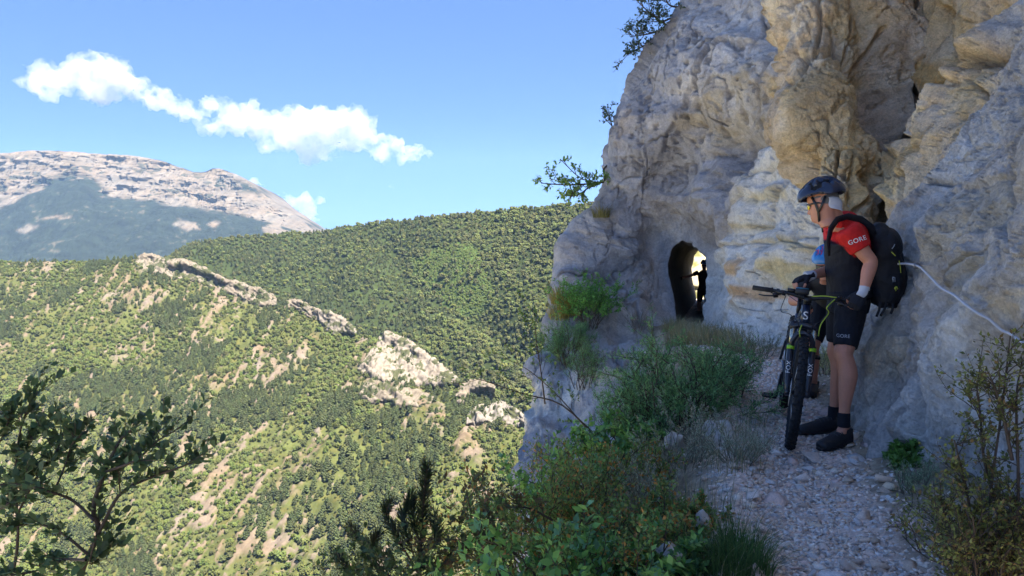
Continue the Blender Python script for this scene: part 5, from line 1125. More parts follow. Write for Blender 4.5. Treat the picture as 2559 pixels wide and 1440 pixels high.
def text_mesh(s, size, bold=0.0):
    c = bpy.data.curves.new('txt', 'FONT'); c.body = s; c.size = size; c.align_x = 'CENTER'; c.align_y = 'CENTER'; c.extrude = 0; c.offset = size * bold; c.space_character = 1.08
    o = bpy.data.objects.new('txt', c); C.objects.link(o); dg = bpy.context.evaluated_depsgraph_get(); me = bpy.data.meshes.new_from_object(o.evaluated_get(dg)); bpy.data.objects.remove(o); bpy.data.curves.remove(c); return me
def print_text(s, size, pos, right, up, target_me, name, m, parent, lift=.0022, bold=0.0):
    """lettering laid on a curved surface: dropped onto it along its outward normal"""
    me = text_mesh(s, size, bold); bm = bmesh.new(); bm.from_mesh(me)
    bmesh.ops.triangulate(bm, faces=bm.faces[:]); bmesh.ops.subdivide_edges(bm, edges=[e for e in bm.edges if e.calc_length() > size * .25], cuts=2)
    r, u = Vector(right).normalized(), Vector(up).normalized(); n = r.cross(u).normalized(); u = n.cross(r)
    tb = BVHTree.FromPolygons([v.co for v in target_me.vertices], [p.vertices[:] for p in target_me.polygons])
    for v in bm.verts:
        q = Vector(pos) + r * v.co.x + u * v.co.y; h = tb.ray_cast(q + n * .15, -n, .4); v.co = (h[0] + n * lift) if h[0] else q
    bm.to_mesh(me); bm.free(); me.name = name; o = link(name, me, m, parent); return o

# ---------------------------------------------------------------- the man with the bike
MF = Vector((-.92, .39, 0)).normalized(); ML = Vector((0, 0, 1)).cross(MF); UPV = Vector((0, 0, 1))
man = empty('person', V(2100, 1100, 5.22) * 1.0); man.location.z = 0.0; mb0 = man.location.copy()
tag(man, 'man in red and black jersey and dark helmet leaning on the rock, holding the bike', 'person', 'cyclists')
INV = Matrix.Translation(-mb0)
def kid(name, me_or_ob, m=None, parent=None):
    o = me_or_ob if isinstance(me_or_ob, bpy.types.Object) else link(name, me_or_ob, m, None)
    o.name = name; o.parent = parent or man; o.matrix_parent_inverse = INV; return o
HY = math.radians(-18); HF = Matrix.Rotation(HY, 3, 'Z') @ MF; hl_ = UPV.cross(HF).normalized(); HF = (HF * math.cos(.22) - UPV * math.sin(.22)).normalized(); HU = HF.cross(hl_).normalized()
HO = V(2064, 551, 5.24)
shL, shR = V(2120, 580, 5.07), V(2090, 584, 5.44); elL, wrL = V(2176, 655, 5.02), V(2157, 733, 4.98); elR, wrR = V(2105, 668, 5.52), V(2022, 690, 5.30)
hipL, hipR = V(2128, 765, 5.24), V(2106, 765, 5.42); knL, knR = V(2110, 885, 5.12), V(2092, 878, 5.42); anL, anR = V(2109, 1048, 5.07), V(2084, 1030, 5.42)
torso = [V(2120, 775, 5.33), V(2122, 740, 5.33), V(2119, 700, 5.32), V(2118, 650, 5.30), V(2116, 605, 5.28), V(2106, 575, 5.27), V(2094, 555, 5.25)]
torR = [[.150, .110], [.165, .125], [.152, .120], [.165, .122], [.170, .110], [.135, .066], [.066, .056]]
lat = tuple(ML)
b = MB()
limb(b, torso, np.array(torR) - .006, 20, up=lat)
limb(b, [V(2098, 572, 5.25), V(2088, 548, 5.25), V(2078, 525, 5.245), V(2076, 505, 5.24)], [.066, .058, .057, .055])
add_head(b, HO, HF, HU, hl_, 1.0)
for sh, el, wr in ((shL, elL, wrL), (shR, elR, wrR)):
    limb(b, [sh, sh.lerp(el, .35), sh.lerp(el, .75), el, el.lerp(wr, .3), el.lerp(wr, .7), wr], [.062, .056, .047, .043, .044, .034, .027])
for hp, kn, an in ((hipL, knL, anL), (hipR, knR, anR)):
    bk = -MF
    limb(b, [hp, hp.lerp(kn, .35), hp.lerp(kn, .75), kn + MF * .006, kn.lerp(an, .15) + bk * .012, kn.lerp(an, .32) + bk * .024, kn.lerp(an, .55) + bk * .014, kn.lerp(an, .82) + bk * .004, an], [.090, .083, .067, .060, .058, .060, .050, .036, .035])
    limb(b, [kn + MF * .030 + UPV * .02, kn + MF * .034 - UPV * .015], [.038, .034], 10)
# hands: the left closes on the end of the bar, the right lies over the middle of the bar
bar_r = Vector((.955, -.25, -.10)).normalized()
dL = (V(2142, 752, 4.95) - wrL).normalized(); pL = (-MF * -.2 + ML * -1).normalized()
hand(b, wrL, Vector((-.55, -.05, -.80)), (.1, .95, -.3), (-.55, .45, .7), (.75, 1.15, .8))
hand(b, wrR, Vector((-.93, -.2, -.28)), (-.15, -.15, -1), (.0, -1, .1), (.5, .8, .6))
M_LACE = mat('lace', (.06, .06, .065), .7)
def lace_up(o, su_):
    v = np.concatenate(su_.v); a, t = shoe_pts[len(laced)]; laced.append(1); d = (t - a).normalized(); s_ = d.cross(UPV).normalized(); tb = BVHTree.FromPolygons([q.co for q in o.data.vertices], [q.vertices[:] for q in o.data.polygons]); lm_ = MB()
    for f in (.30, .38, .46, .54):
        pts = []
        for e in np.linspace(-1, 1, 7):
            h_ = tb.ray_cast(a + d * (t - a).length * (f + .02 * e) + s_ * e * .032 + UPV * .3, -UPV, .5); pts.append((h_[0] + UPV * .003) if h_[0] else a)
        lm_.tube(pts, .0035, 6)
    lo = lm_.build('lace', M_LACE, o)
shoe_pts, laced = [], []
shoe_s, shoe_u = [], []
for an, to in ((anL, V(2046, 1112, 4.98)), (anR, V(1992, 1068, 5.40))):
    to = Vector((to.x, to.y, float(ground_z(np.array(to.x), np.array(to.y))) + .012)); he = Vector((an.x, an.y, 0)) + (Vector((an.x, an.y, 0)) - Vector((to.x, to.y, 0))).normalized() * .062; he.z = .012
    limb(b, [an, an - UPV * .06, he.lerp(to, .5) + UPV * .03, he.lerp(to, .8) + UPV * .02], [.034, .036, .032, .022]); shoe_u.append(MB()); shoe_s.append(MB()); shoe(shoe_u[-1], shoe_s[-1], he, to); shoe_pts.append((he.copy(), to.copy()))
body = union_mesh(b, .0052, 3, .5, 'body'); kid('body', body, M_SKIN)
# jersey: red sleeves and yoke, black below
b = MB(); limb(b, [torso[1] + UPV * -.015] + torso[2:6] + [V(2097, 560, 5.25)], np.array([[.176, .136], [.168, .134], [.183, .142], [.202, .142], [.188, .134], [.108, .096]]), 22, up=lat)
def wrinkle(me, amp, sc, s):
    v = verts(me); n = np.zeros_like(v); me.vertices.foreach_get('co', np.zeros(len(v) * 3, np.float32)); nn = np.array([tuple(x.normal) for x in me.vertices])
    q = v * np.asarray(sc); f = ridged(q + .5 * fbm(q * .6, 2, s)[:, None], 3, s + 1); v = v + nn * ((f - .25) * amp)[:, None]; me.vertices.foreach_set('co', v.astype(np.float32).ravel()); me.update()
slv = []
for sh, el in ((shL, elL), (shR, elR)):
    limb(b, [sh + (sh - el) * .12, sh, sh.lerp(el, .3), sh.lerp(el, .56)], [.070, .086, .078, .069], 16)
limb(b, [V(2100, 566, 5.25), V(2095, 548, 5.25)], [[.078, .074], [.071, .068]])
jer = union_mesh(b, .007, 4, .5, 'jersey')
def jcol(v):
    red = np.array([.62, .020, .018]); blk = np.array([.016, .017, .026]); x, y = pix(v)
    line = np.interp(x, [2040, 2075, 2100, 2140, 2200], [598, 600, 612, 632, 640]) ; m = sstep(3.5, -3.5, y - line)
    for sh, el in ((shL, elL), (shR, elR)):
        a, e = np.array(sh), np.array(el - sh); t = np.clip(((v - a) @ e) / (e @ e), 0, 1); d = np.linalg.norm(v - a - t[:, None] * e, axis=1); m = np.maximum(m, sstep(.082, .074, d) * sstep(.02, .14, t))
    return red * m[:, None] + blk * (1 - m[:, None])
wrinkle(jer, .009, (9, 9, 5.5), 3); vcols(jer, jcol); kid('jersey', jer, M_JERSEY)
wt = MB(); wt.tube([V(2124, 742, 5.33) , V(2123, 722, 5.33)], np.array([[.188, .150], [.184, .147]]), 40, up=lat)
hem = union_mesh(wt, .008, 3, .5, 'jersey_hem'); kid('jersey_hem', hem, M_BLK)
# shorts
b = MB(); limb(b, [V(2122, 722, 5.33), V(2122, 750, 5.33), V(2120, 780, 5.33)], np.array([[.165, .130], [.176, .138], [.160, .125]]), 20, up=lat)
for hp, kn, f1 in ((hipL, knL, .86), (hipR, knR, .80)): limb(b, [hp + UPV * .05, hp.lerp(kn, .25), hp.lerp(kn, .6), hp.lerp(kn, f1)], [.104, .099, .086, .076], 16)
sho = union_mesh(b, .007, 4, .5, 'shorts'); wrinkle(sho, .006, (12, 12, 6), 5); kid('shorts', sho, M_BLK)
for an, kn in ((anL, knL), (anR, knR)): b = MB(); limb(b, [an.lerp(kn, .10), an, an - UPV * .05], [.041, .040, .043], 14); kid('sock', union_mesh(b, .006, 2, .5, 'sock'), M_BLK)
for su_, so_ in zip(shoe_u, shoe_s): o = kid('shoe', union_mesh(su_, .006, 3, .5, 'shoe'), M_SHOE); lace_up(o, su_); so = link('shoe_sole', union_mesh(so_, .006, 2, .4, 'shoe_sole'), M_FRAME, o)
# fingerless gloves with white cuffs
b = MB(); hand(b, wrL, Vector((-.55, -.05, -.80)), (.1, .95, -.3), (-.55, .45, .7), (.75, 1.15, .8), grow=.004, cut=1); kid('glove', union_mesh(b, .0045, 2, .4, 'glove'), M_BLK)
b = MB(); hand(b, wrR, Vector((-.93, -.2, -.28)), (-.15, -.15, -1), (.0, -1, .1), (.5, .8, .6), grow=.004, cut=1); kid('glove', union_mesh(b, .0045, 2, .4, 'glove'), M_BLK)
for wr, el, d in ((wrL, elL, Vector((-.55, -.05, -.80))), (wrR, elR, Vector((-.93, -.2, -.28)))):
    e = (wr - el).normalized(); b = MB(); limb(b, [wr - e * .045, wr - e * .01, wr + d.normalized() * .03], [[.033, .033], [.034, .031], [.042, .028]], 16); kid('glove_cuff', union_mesh(b, .005, 2, .4, 'cuff'), M_WHITE)
# head gear
hel = helmet(None, HO, HF, HU, hl_, M_HELM, M_LINER); kid('helmet', hel)
def HP(x, y, z): return HO + HF * x + hl_ * y + HU * z
b = MB(); b.tube([HP(.076, .050, .119), HP(.05, .073, .121), HP(.0, .079, .118), HP(-.02, .078, .110)], [[.006, .003]] * 4, 8, up=tuple(HU)); b.tube([HP(.076, -.050, .119), HP(.05, -.073, .121), HP(.0, -.079, .118)], [[.006, .003]] * 3, 8, up=tuple(HU)); b.tube([HP(.080, .050, .124), HP(.098, .02, .127), HP(.101, 0, .126), HP(.098, -.02, .127), HP(.080, -.05, .124)], .0034, 6)
gl = kid('sunglasses', b.build('sunglasses', M_FRAME))
for s in (1, -1):
    th = np.linspace(0, 1, 12); lens = []
    for j in range(7):
        q = j / 6; hh = .021 * (1 - .25 * 0); lens.append([tuple(HP(.099 - .030 * t ** 1.8 - .004 * (q - .5) ** 2 * 4, s * (.010 + .046 * t), .124 - .036 * q * math.sin(math.pi * (.18 + .72 * t)) ** .5)) for t in th])
    me = mesh_np('lens', np.array(lens).reshape(-1, 3), grid_faces(7, 12), True); o = link('lens', me, M_LENS); o.parent = gl; sdm = o.modifiers.new('s', 'SOLIDIFY'); sdm.thickness = .002
b = MB()
for s in (1, -1):
    b.tube([HP(.035, s * .080, .165), HP(.018, s * .0795, .110), HP(.012, s * .076, .060), HP(.02, s * .064, .014), HP(.035, s * .030, -.018), HP(.038, 0, -.024)], [[.0085, .002]] * 6, 8, up=tuple(HF)); b.tube([HP(-.055, s * .084, .150), HP(-.02, s * .082, .098), HP(.012, s * .077, .056)], [[.008, .002]] * 3, 8, up=tuple(HF))
b.tube([HP(.03, .012, -.02), HP(.03, .012, -.075)], [[.006, .002]] * 2, 8, up=tuple(HF))
kid('chin_strap', b.build('chin_strap', M_FRAME))
b = MB(); rounded(b, HP(-.03, 0, .135), (HF * .079, hl_ * .0765, HU * .070)); rounded(b, HP(.0, 0, .155), (HF * .082, hl_ * .0775, HU * .030)); kid('hair', b.build('hair', M_HAIR))
nf = np.array([[tuple(HP(-.022 - (.078 + .026 * t) * math.cos(a) - .010 * math.sin(t * 5 + a), math.sin(a) * (.078 - .006 * t), .140 - (.105 - .03 * abs(a)) * t)) for a in np.linspace(-1.08, 1.08, 22)] for t in np.linspace(0, 1, 12)])
o = kid('neck_flap', mesh_np('neck_flap', nf.reshape(-1, 3), grid_faces(12, 22), True), M_WHITE); sdm = o.modifiers.new('s', 'SOLIDIFY'); sdm.thickness = .004
M_PRINT = mat('white_print', (.80, .78, .78), .6)
cr = Vector((CT * 0 + .923, -.384, 0))
ev = (elL - shL).normalized()
kid('sleeve_print', print_text('GORE', .040, V(2143, 602, 4.9), (cr * .93 + UPV * .36), (UPV * .93 - cr * .36), jer, 'sleeve_print', M_PRINT, None, .0035, .012))
kid('shorts_print', print_text('GORE', .030, V(2107, 852, 4.9), cr, UPV, sho, 'shorts_print', mat('grey_print', (.42, .42, .46), .6), None, .003))

# ---------------------------------------------------------------- his backpack
pk = empty('backpack', V(2210, 690, 5.28)); tag(pk, 'black backpack on the back of the man, pressed against the rock', 'backpack'); PKI = Matrix.Translation(-pk.location)
def pkid(name, me, m):
    o = link(name, me, m, pk) if isinstance(me, bpy.types.Mesh) else me; o.parent = pk; o.matrix_parent_inverse = PKI; return o
b = MB(); limb(b, [V(2212, 765, 5.28), V(2213, 750, 5.28), V(2215, 700, 5.28), V(2212, 650, 5.28), V(2204, 605, 5.28), V(2192, 572, 5.28), V(2186, 562, 5.28)], [[.10, .06], [.135, .105], [.150, .120], [.150, .108], [.142, .092], [.115, .062], [.06, .025]], 20, up=lat)
pm = union_mesh(b, .010, 5, .5, 'pack'); wrinkle(pm, .016, (7, 7, 7), 9); pkid('pack', pm, M_BLK2)
b = MB(); limb(b, [V(2222, 655, 5.25), V(2226, 625, 5.24), V(2218, 592, 5.25), V(2205, 573, 5.26)], [[.07, .03], [.125, .075], [.115, .070], [.05, .03]], 18, up=lat); pkid('top_pocket', union_mesh(b, .009, 5, .5, 'top_pocket'), M_BLK2)
b = MB(); limb(b, [V(2234, 752, 5.25), V(2240, 725, 5.24), V(2240, 690, 5.24), V(2232, 668, 5.25)], [[.06, .02], [.115, .050], [.115, .052], [.06, .02]], 18, up=lat); pkid('front_pocket', union_mesh(b, .009, 4, .5, 'front_pocket'), M_BLK2)
b = MB(); L5 = 4.985
b.tube([V(2192, 610, 5.20), V(2176, 568, 5.18), V(2150, 548, 5.17), V(2118, 541, 5.16), V(2092, 549, 5.15), V(2076, 572, 5.13), V(2070, 602, 5.12), V(2072, 640, 5.11)], [[.010, .024]] * 6 + [[.008, .020], [.005, .012]], 12, up=tuple(ML))
b.tube([V(2170, 640, 5.46), V(2140, 552, 5.46), V(2105, 550, 5.46), V(2078, 575, 5.45), V(2072, 620, 5.45)], [[.012, .030]] * 5, 10, up=tuple(ML))
pkid('shoulder_strap', b.build('shoulder_strap', M_BLK2), None)
b = MB()
for pts in ([(2200, 755), (2197, 775), (2190, 792)], [(2232, 758), (2230, 775), (2226, 785)], [(2216, 757), (2208, 778), (2200, 790)]): b.tube([V(a, c, 5.12) for a, c in pts], [[.008, .0015]] * 3, 8, up=tuple(cr))
pkid('loose_strap', b.build('loose_strap', M_BLK2), None)
M_YEL = mat('yellow_cord', (.55, .60, .06), .6); M_GRY = mat('grey_buckle', (.38, .40, .42), .5)
b = MB(); b.tube([V(2240, 716, 5.07), V(2243, 722, 5.07), V(2239, 727, 5.07), V(2236, 720, 5.07), V(2240, 716, 5.07)], .004, 6); b.tube([V(2247, 652, 5.10), V(2250, 668, 5.09), V(2251, 682, 5.09)], .0028, 6); b.tube([V(2228, 630, 5.10), V(2238, 640, 5.09)], .003, 6); pkid('zip_pull', b.build('zip_pull', M_YEL), None)
b = MB(); b.tube([V(2231, 693, 5.06), V(2236, 694, 5.06), V(2237, 704, 5.06), V(2232, 705, 5.06), V(2231, 693, 5.06)], .0035, 6); b.tube([V(2229, 622, 5.09), V(2233, 617, 5.09), V(2236, 611, 5.10)], .003, 6); pkid('buckle', b.build('buckle', M_GRY), None)

# ---------------------------------------------------------------- simpler cyclists farther off
def cyclist(label, base, fwd, H, J, cols, hat, voxel=.009, headf=None, lens=None):
    """J: joints in (forward, left, up) metres from base for a figure"""
    F_ = Vector(fwd).normalized(); Lf = UPV.cross(F_); base = Vector(base); W = lambda a: base + F_ * a[0] + Lf * a[1] + UPV * a[2]
    root = empty('person', base); tag(root, label, 'person', 'cyclists'); iv = Matrix.Translation(-base)
    def put(name, me, m):
        o = link(name, me, m) if isinstance(me, bpy.types.Mesh) else me; o.parent = root; o.matrix_parent_inverse = iv; return o
    hf = F_ * 1.0 if headf is None else (F_ * headf[0] + Lf * headf[1] + UPV * headf[2]).normalized(); hl = UPV.cross(hf).normalized(); hu = hf.cross(hl).normalized(); la = tuple(Lf)
    tor = [W(a) for a in J['torso']]; b = MB(); rr = np.array([[.14, .105], [.15, .115], [.135, .10], [.165, .115], [.15, .09], [.07, .06]])
    limb(b, tor, rr - .005, 18, up=la); nk = tor[-1]; ho = W(J['head'])
    limb(b, [tor[-2].lerp(nk, .5), nk, ho - hf * .015 + hu * .02], [.062, .055, .052]); add_head(b, ho, hf, hu, hl, .96)
    arms = []
    for s, k in ((1, 'armL'), (-1, 'armR')):
        sh, el, wr = (W(a) for a in J[k]); limb(b, [sh, sh.lerp(el, .5), el, el.lerp(wr, .35), wr], [.055, .047, .039, .039, .026]); arms.append((sh, el, wr)); d = (wr - el).normalized(); hand(b, wr, d + UPV * -.3, -UPV + d * .2, Lf * -s, (.6, .9, .7), .95)
    legs = []; shs = []
    for s, k in ((1, 'legL'), (-1, 'legR')):
        hp, kn, an = (W(a) for a in J[k]); limb(b, [hp, hp.lerp(kn, .5), kn, kn.lerp(an, .3) - F_ * .02, kn.lerp(an, .7), an], [.085, .075, .055, .054, .04, .033]); he = an - F_ * .06; he.z = an.z - .075; shs.append((MB(), MB())); shoe(*shs[-1], he, he + F_ * .265); limb(b, [an, an - UPV * .05, he + F_ * .15 + UPV * .03], [.033, .035, .025]); legs.append((hp, kn, an))
    put('body', union_mesh(b, voxel, 3, .5, 'body'), M_SKIN)
    b = MB(); limb(b, tor, rr + .012, 18, up=la)
    for sh, el, wr in arms: limb(b, [sh + (sh - el) * .1, sh, sh.lerp(el, .55)], [.06, .070, .060])
    put('jersey', union_mesh(b, voxel, 4, .5, 'jersey'), cols[0])
    b = MB(); limb(b, [tor[1] + UPV * .05, tor[0]], [[.158, .122], [.15, .115]], 18, up=la)
    for hp, kn, an in legs: limb(b, [hp + UPV * .04, hp.lerp(kn, .5), hp.lerp(kn, .85)], [.098, .088, .070])
    put('shorts', union_mesh(b, voxel, 4, .5, 'shorts'), cols[1]); 
    for su, ss in shs: link('shoe_sole', union_mesh(ss, voxel, 2, .4, 'sole'), M_FRAME, put('shoe', union_mesh(su, voxel, 3, .5, 'shoe'), M_SHOE))
    for (sh, el, wr), s in zip(arms, (1, -1)): b = MB(); d = (wr - el).normalized(); hand(b, wr, d + UPV * -.3, -UPV + d * .2, Lf * -s, (.6, .9, .7), .95, grow=.004, cut=1); put('glove', union_mesh(b, voxel * .7, 2, .4, 'glove'), M_BLK)
    h = helmet(None, ho, hf, hu, hl, hat[0], hat[1], .97); put('helmet', h, None)
    b = MB(); q = lambda x, y, z: ho + hf * x + hl * y + hu * z
    for s in (1, -1): b.tube([q(.03, s * .079, .16), q(.015, s * .076, .07), q(.03, s * .05, -.005), q(.035, 0, -.02)], [[.008, .002]] * 4, 6, up=tuple(hf))
    put('chin_strap', b.build('chin_strap', M_FRAME), None)
    b = MB(); lens_pts = [[tuple(q(.100 - .036 * abs(t) ** 1.8, .066 * t, .127 - .034 * v * (1 - .6 * math.exp(-(t / .16) ** 2)))) for t in np.linspace(-1, 1, 21)] for v in np.linspace(0, 1, 5)]
    o = put('sunglasses', mesh_np('sunglasses', np.array(lens_pts).reshape(-1, 3), grid_faces(5, 21), True), lens or M_FRAME); sm = o.modifiers.new('s', 'SOLIDIFY'); sm.thickness = .003
    return root, put, W
M_HB = mat('helmet_blue', (.03, .22, .55), .3, coat=.3); M_PINK = mat('helmet_pink', (.75, .06, .16), .35); M_DK = mat('dark_cloth', (.02, .02, .026), .75, bump=[(25, .4, .012)])
f2 = Vector((-.50, -.86, 0)).normalized(); b2 = V(2066, 692, 6.3) - f2 * .36; b2.z = float(path_z(6.6))
J2 = dict(torso=[(-.05, 0, .78), (-.03, 0, .84), (.06, 0, .91), (.16, 0, .99), (.24, 0, 1.04), (.29, 0, 1.07)], head=(.36, .0, 1.035), armL=[(.22, .17, 1.0), (.28, .27, .84), (.44, .17, .84)], armR=[(.22, -.17, 1.0), (.28, -.27, .84), (.44, -.17, .84)], legL=[(-.05, .09, .78), (.08, .12, .43), (-.02, .12, .085)], legR=[(-.05, -.09, .78), (.10, -.13, .43), (.0, -.13, .085)])
r2, put2, W2 = cyclist('smaller cyclist in blue and pink helmet half hidden behind the man', b2, f2, 1.5, J2, (M_DK, M_BLK), (M_HB, M_PINK), .007, (.95, .0, -.16))
b3 = V(1757, 800, 22.6)
J3 = dict(torso=[(0, 0, .86), (0, 0, .92), (.01, 0, 1.05), (.02, 0, 1.25), (.03, 0, 1.36), (.05, 0, 1.44)], head=(.075, 0, 1.475), armL=[(.02, .18, 1.36), (.05, .32, 1.14), (.22, .36, 1.02)], armR=[(.03, -.18, 1.37), (.06, -.40, 1.27), (.10, -.62, 1.22)], legL=[(0, .09, .86), (.04, .10, .46), (-.02, .10, .085)], legR=[(0, -.09, .86), (.10, -.12, .47), (.06, -.12, .085)])
r3, put3, W3 = cyclist('dark figure in blue helmet standing inside the rock tunnel with one arm against its wall', b3, (-.25, -.97, 0), 1.7, J3, (M_DK, M_BLK), (M_HB, M_LINER), .012)
# ================================================================== mountain bike seen from the front
M_BFR = mat('bike_frame', (.012, .022, .055), .3, spec=.5, coat=.5); M_TYRE = mat('tyre', (.020, .021, .024), .85, spec=.25, noise=[(20, .3)]); M_RIM = mat('black_metal', (.02, .02, .022), .4, metal=.4); M_ALU = mat('alloy', (.55, .55, .57), .35, metal=.9)
M_STAN = mat('stanchion', (.50, .47, .38), .22, metal=.85); M_FORK = mat('fork_lower', (.015, .017, .028), .35, spec=.5, coat=.3); M_GRN = mat('lime_paint', (.33, .62, .03), .4); M_HOSE = mat('lime_hose', (.42, .55, .05), .45); M_RUB = mat('rubber_grip', (.018, .018, .020), .8, bump=[(300, .5, .002)])
BA = V(1972, 1121, 5.035); BA.z = 0.004; az = math.radians(17.0); LEAN = math.radians(5.6)
BS = Vector((math.sin(az), math.cos(az), 0)); BT = Vector((math.cos(az), -math.sin(az), 0)); BTl = BT * math.cos(LEAN) - UPV * math.sin(LEAN); BUl = UPV * math.cos(LEAN) + BT * math.sin(LEAN)
def B(s, t, z): return BA + BS * s + BTl * t + BUl * z
bike = empty('mountain_bike', BA); tag(bike, 'dark full suspension mountain bike with lime green details, front wheel towards the camera', 'bicycle'); BI = Matrix.Translation(-BA)
def bkid(o, parent=None):
    o.parent = parent or bike
    if parent is None: o.matrix_parent_inverse = BI
    return o
R_W = .366
def wheel(s0, yaw, name):
    c = B(s0, 0, R_W); fs = (BS * math.cos(yaw) + BTl * math.sin(yaw)).normalized(); ax = fs.cross(BUl).normalized() * -1; up = BUl
    if ax.dot(BTl) < 0: ax = -ax
    root = MB(); n = 96; th = np.arange(n) * 2 * math.pi / n
    ring = lambda r, q: [c + (fs * math.cos(a) + up * math.sin(a)) * r + ax * q for a in th]
    prof = np.array([(.316, .013), (.325, .024), (.342, .0285), (.354, .024), (.361, .010), (.3625, 0), (.361, -.010), (.354, -.024), (.342, -.0285), (.325, -.024), (.316, -.013)])
    v = np.array([[tuple(c + (fs * math.cos(a) + up * math.sin(a)) * r + ax * q) for a in th] for r, q in prof]).reshape(-1, 3); root.add(v, grid_faces(len(prof), n, True))
    ty = root.build(name, M_TYRE); bkid(ty)
    k = MB()                                                     # tread knobs
    for i in range(84):
        a = 2 * math.pi * i / 84; rd = fs * math.cos(a) + up * math.sin(a); tg = rd.cross(ax)
        for q, tl in (((-.007, 0), (.007, 0)) if i % 2 else ((-.017, .35), (.017, -.35))):
            rr_ = .3645 if abs(q) < .01 else .3600; M = Matrix((tg, (ax * math.cos(tl) + rd * math.sin(tl)), rd)).transposed(); k.box(c + rd * rr_ + ax * q, (.013, .010, .008), M)
        if i % 2 == 0:
            for q in (-.0265, .0265): k.box(c + rd * .353 + ax * q, (.014, .007, .009), Matrix((tg, ax, rd)).transposed())
    bkid(k.build('tread', M_TYRE, smooth=False), ty)
    r = MB(); prof = np.array([(.318, .013), (.305, .013), (.296, .008), (.296, -.008), (.305, -.013), (.318, -.013)]); v = np.array([[tuple(c + (fs * math.cos(a) + up * math.sin(a)) * rr_ + ax * q) for a in th] for rr_, q in prof]).reshape(-1, 3); r.add(v, grid_faces(len(prof), n, True)); bkid(r.build('rim', M_RIM), ty)
    h = MB(); h.lathe([(.0, -.052), (.012, -.05), (.014, -.036), (.028, -.034), (.028, -.028), (.014, -.026), (.014, .026), (.028, .028), (.028, .034), (.014, .036), (.012, .05), (0, .052)], c, ax, 20); bkid(h.build('hub', M_RIM), ty)
    sp_ = MB()
    for i in range(28):
        a = 2 * math.pi * i / 28; q = .031 if i % 2 else -.031; a2 = a + (.5 if (i // 2) % 2 else -.5); sp_.tube([c + (fs * math.cos(a2) + up * math.sin(a2)) * .027 + ax * q, c + (fs * math.cos(a) + up * math.sin(a)) * .30], .0011, 4)
    bkid(sp_.build('spoke', M_ALU), ty); sp_.__init__()
    d = MB(); d.lathe([(.045, -.001), (.09, -.001), (.09, .001), (.045, .001), (.045, -.001)], c - ax * .042, ax, 40)
    for i in range(6): a = i * math.pi / 3; d.tube([c - ax * .042 + (fs * math.cos(a) + up * math.sin(a)) * .015, c - ax * .042 + (fs * math.cos(a + .5) + up * math.sin(a + .5)) * .05], .003, 4)
    bkid(d.build('brake_disc', M_ALU), ty); return c, ax, fs
cF, axF, fsF = wheel(0, .03, 'front_wheel'); cR, axR, fsR = wheel(1.17, 0, 'rear_wheel')
# fork
def Fk(z, t=0, off=0): return B((z - R_W) * .30 - .0 + off, t, z)      # along the steering line
OF = .045
for s in (-1, 1):
    f = MB(); f.tube([B(-.008, s * .060, R_W - .02), Fk(.42, s * .064, OF * .2), Fk(.52, s * .068, OF * .6), Fk(.66, s * .068, OF * .75)], [[.020, .016], [.021, .018], [.0235, .022], [.024, .0225]], 16); f.tube([B(0, s * .048, R_W), B(0, s * .074, R_W)], .021, 14); o = bkid(f.build('fork_leg', M_FORK))
    g_ = MB(); g_.tube([Fk(.628, s * .068, OF * .73), Fk(.652, s * .068, OF * .745)], .0247, 18); bkid(g_.build('fork_band', M_GRN), o)
    st = MB(); st.tube([Fk(.64, s * .068, OF * .75), Fk(.80, s * .066, OF * .8)], .0165, 16); bkid(st.build('stanchion', M_STAN))
    nl = -BS; tgt = o.data
    print_text('FOX', .040, Fk(.535, s * .068, -.05), (Fk(.60, 0) - Fk(.5, 0)), -BTl, tgt, 'fork_print', M_PRINT, None).parent = o
arch = MB(); arch.tube([Fk(.63, -.068, OF * .7), Fk(.69, -.062, OF * .2), Fk(.735, -.040, -.010), Fk(.748, 0, -.018), Fk(.735, .040, -.010), Fk(.69, .062, OF * .2), Fk(.63, .068, OF * .7)], [[.014, .018]] * 7, 10, up=tuple(BS)); bkid(arch.build('fork_arch', M_FORK))
cr_ = MB(); cr_.tube([Fk(.775, -.088, OF * .8), Fk(.785, -.045, OF * .8), Fk(.795, 0, OF * .8), Fk(.785, .045, OF * .8), Fk(.775, .088, OF * .8)], [[.020, .022], [.024, .026], [.027, .030], [.024, .026], [.020, .022]], 14, up=tuple(BUl)); cr_.tube([Fk(.77, -.066, OF * .8), Fk(.808, -.066, OF * .8)], .022, 14); cr_.tube([Fk(.77, .066, OF * .8), Fk(.808, .066, OF * .8)], .022, 14); bkid(cr_.build('fork_crown', M_FORK))
# frame
f = MB(); ht0, ht1 = Fk(.805, 0, OF * .8), Fk(.92, 0, OF * .8); bb = B(.74, 0, .335); se = B(.93, 0, .72)
f.tube([ht0, ht0.lerp(ht1, .5), ht1], [[.032, .032], [.028, .028], [.030, .030]], 18); hd = f.build('head_tube', M_BFR); bkid(hd)
f = MB(); f.tube([ht0 + BUl * .025 + BS * .02, B(.42, 0, .60), bb], [[.036, .030], [.037, .033], [.038, .036]], 16); f.tube([ht1 - BUl * .025 + BS * .02, B(.50, 0, .83), B(.80, 0, .72), B(.86, 0, .70)], [[.026, .024], [.024, .022], [.022, .020], [.020, .018]], 14); f.tube([bb, B(.80, 0, .50), B(.90, 0, .78)], .019, 14); f.tube([bb - BTl * .045, bb + BTl * .045], .024, 14)
for s in (-1, 1): f.tube([bb + BTl * s * .035 + BS * .03, B(.95, s * .060, .40), cR + BTl * s * .070], [.014, .012, .012], 10); f.tube([B(.84, s * .025, .66), B(1.0, s * .055, .55), cR + BTl * s * .070], [.011, .010, .010], 10)
bkid(f.build('frame', M_BFR))
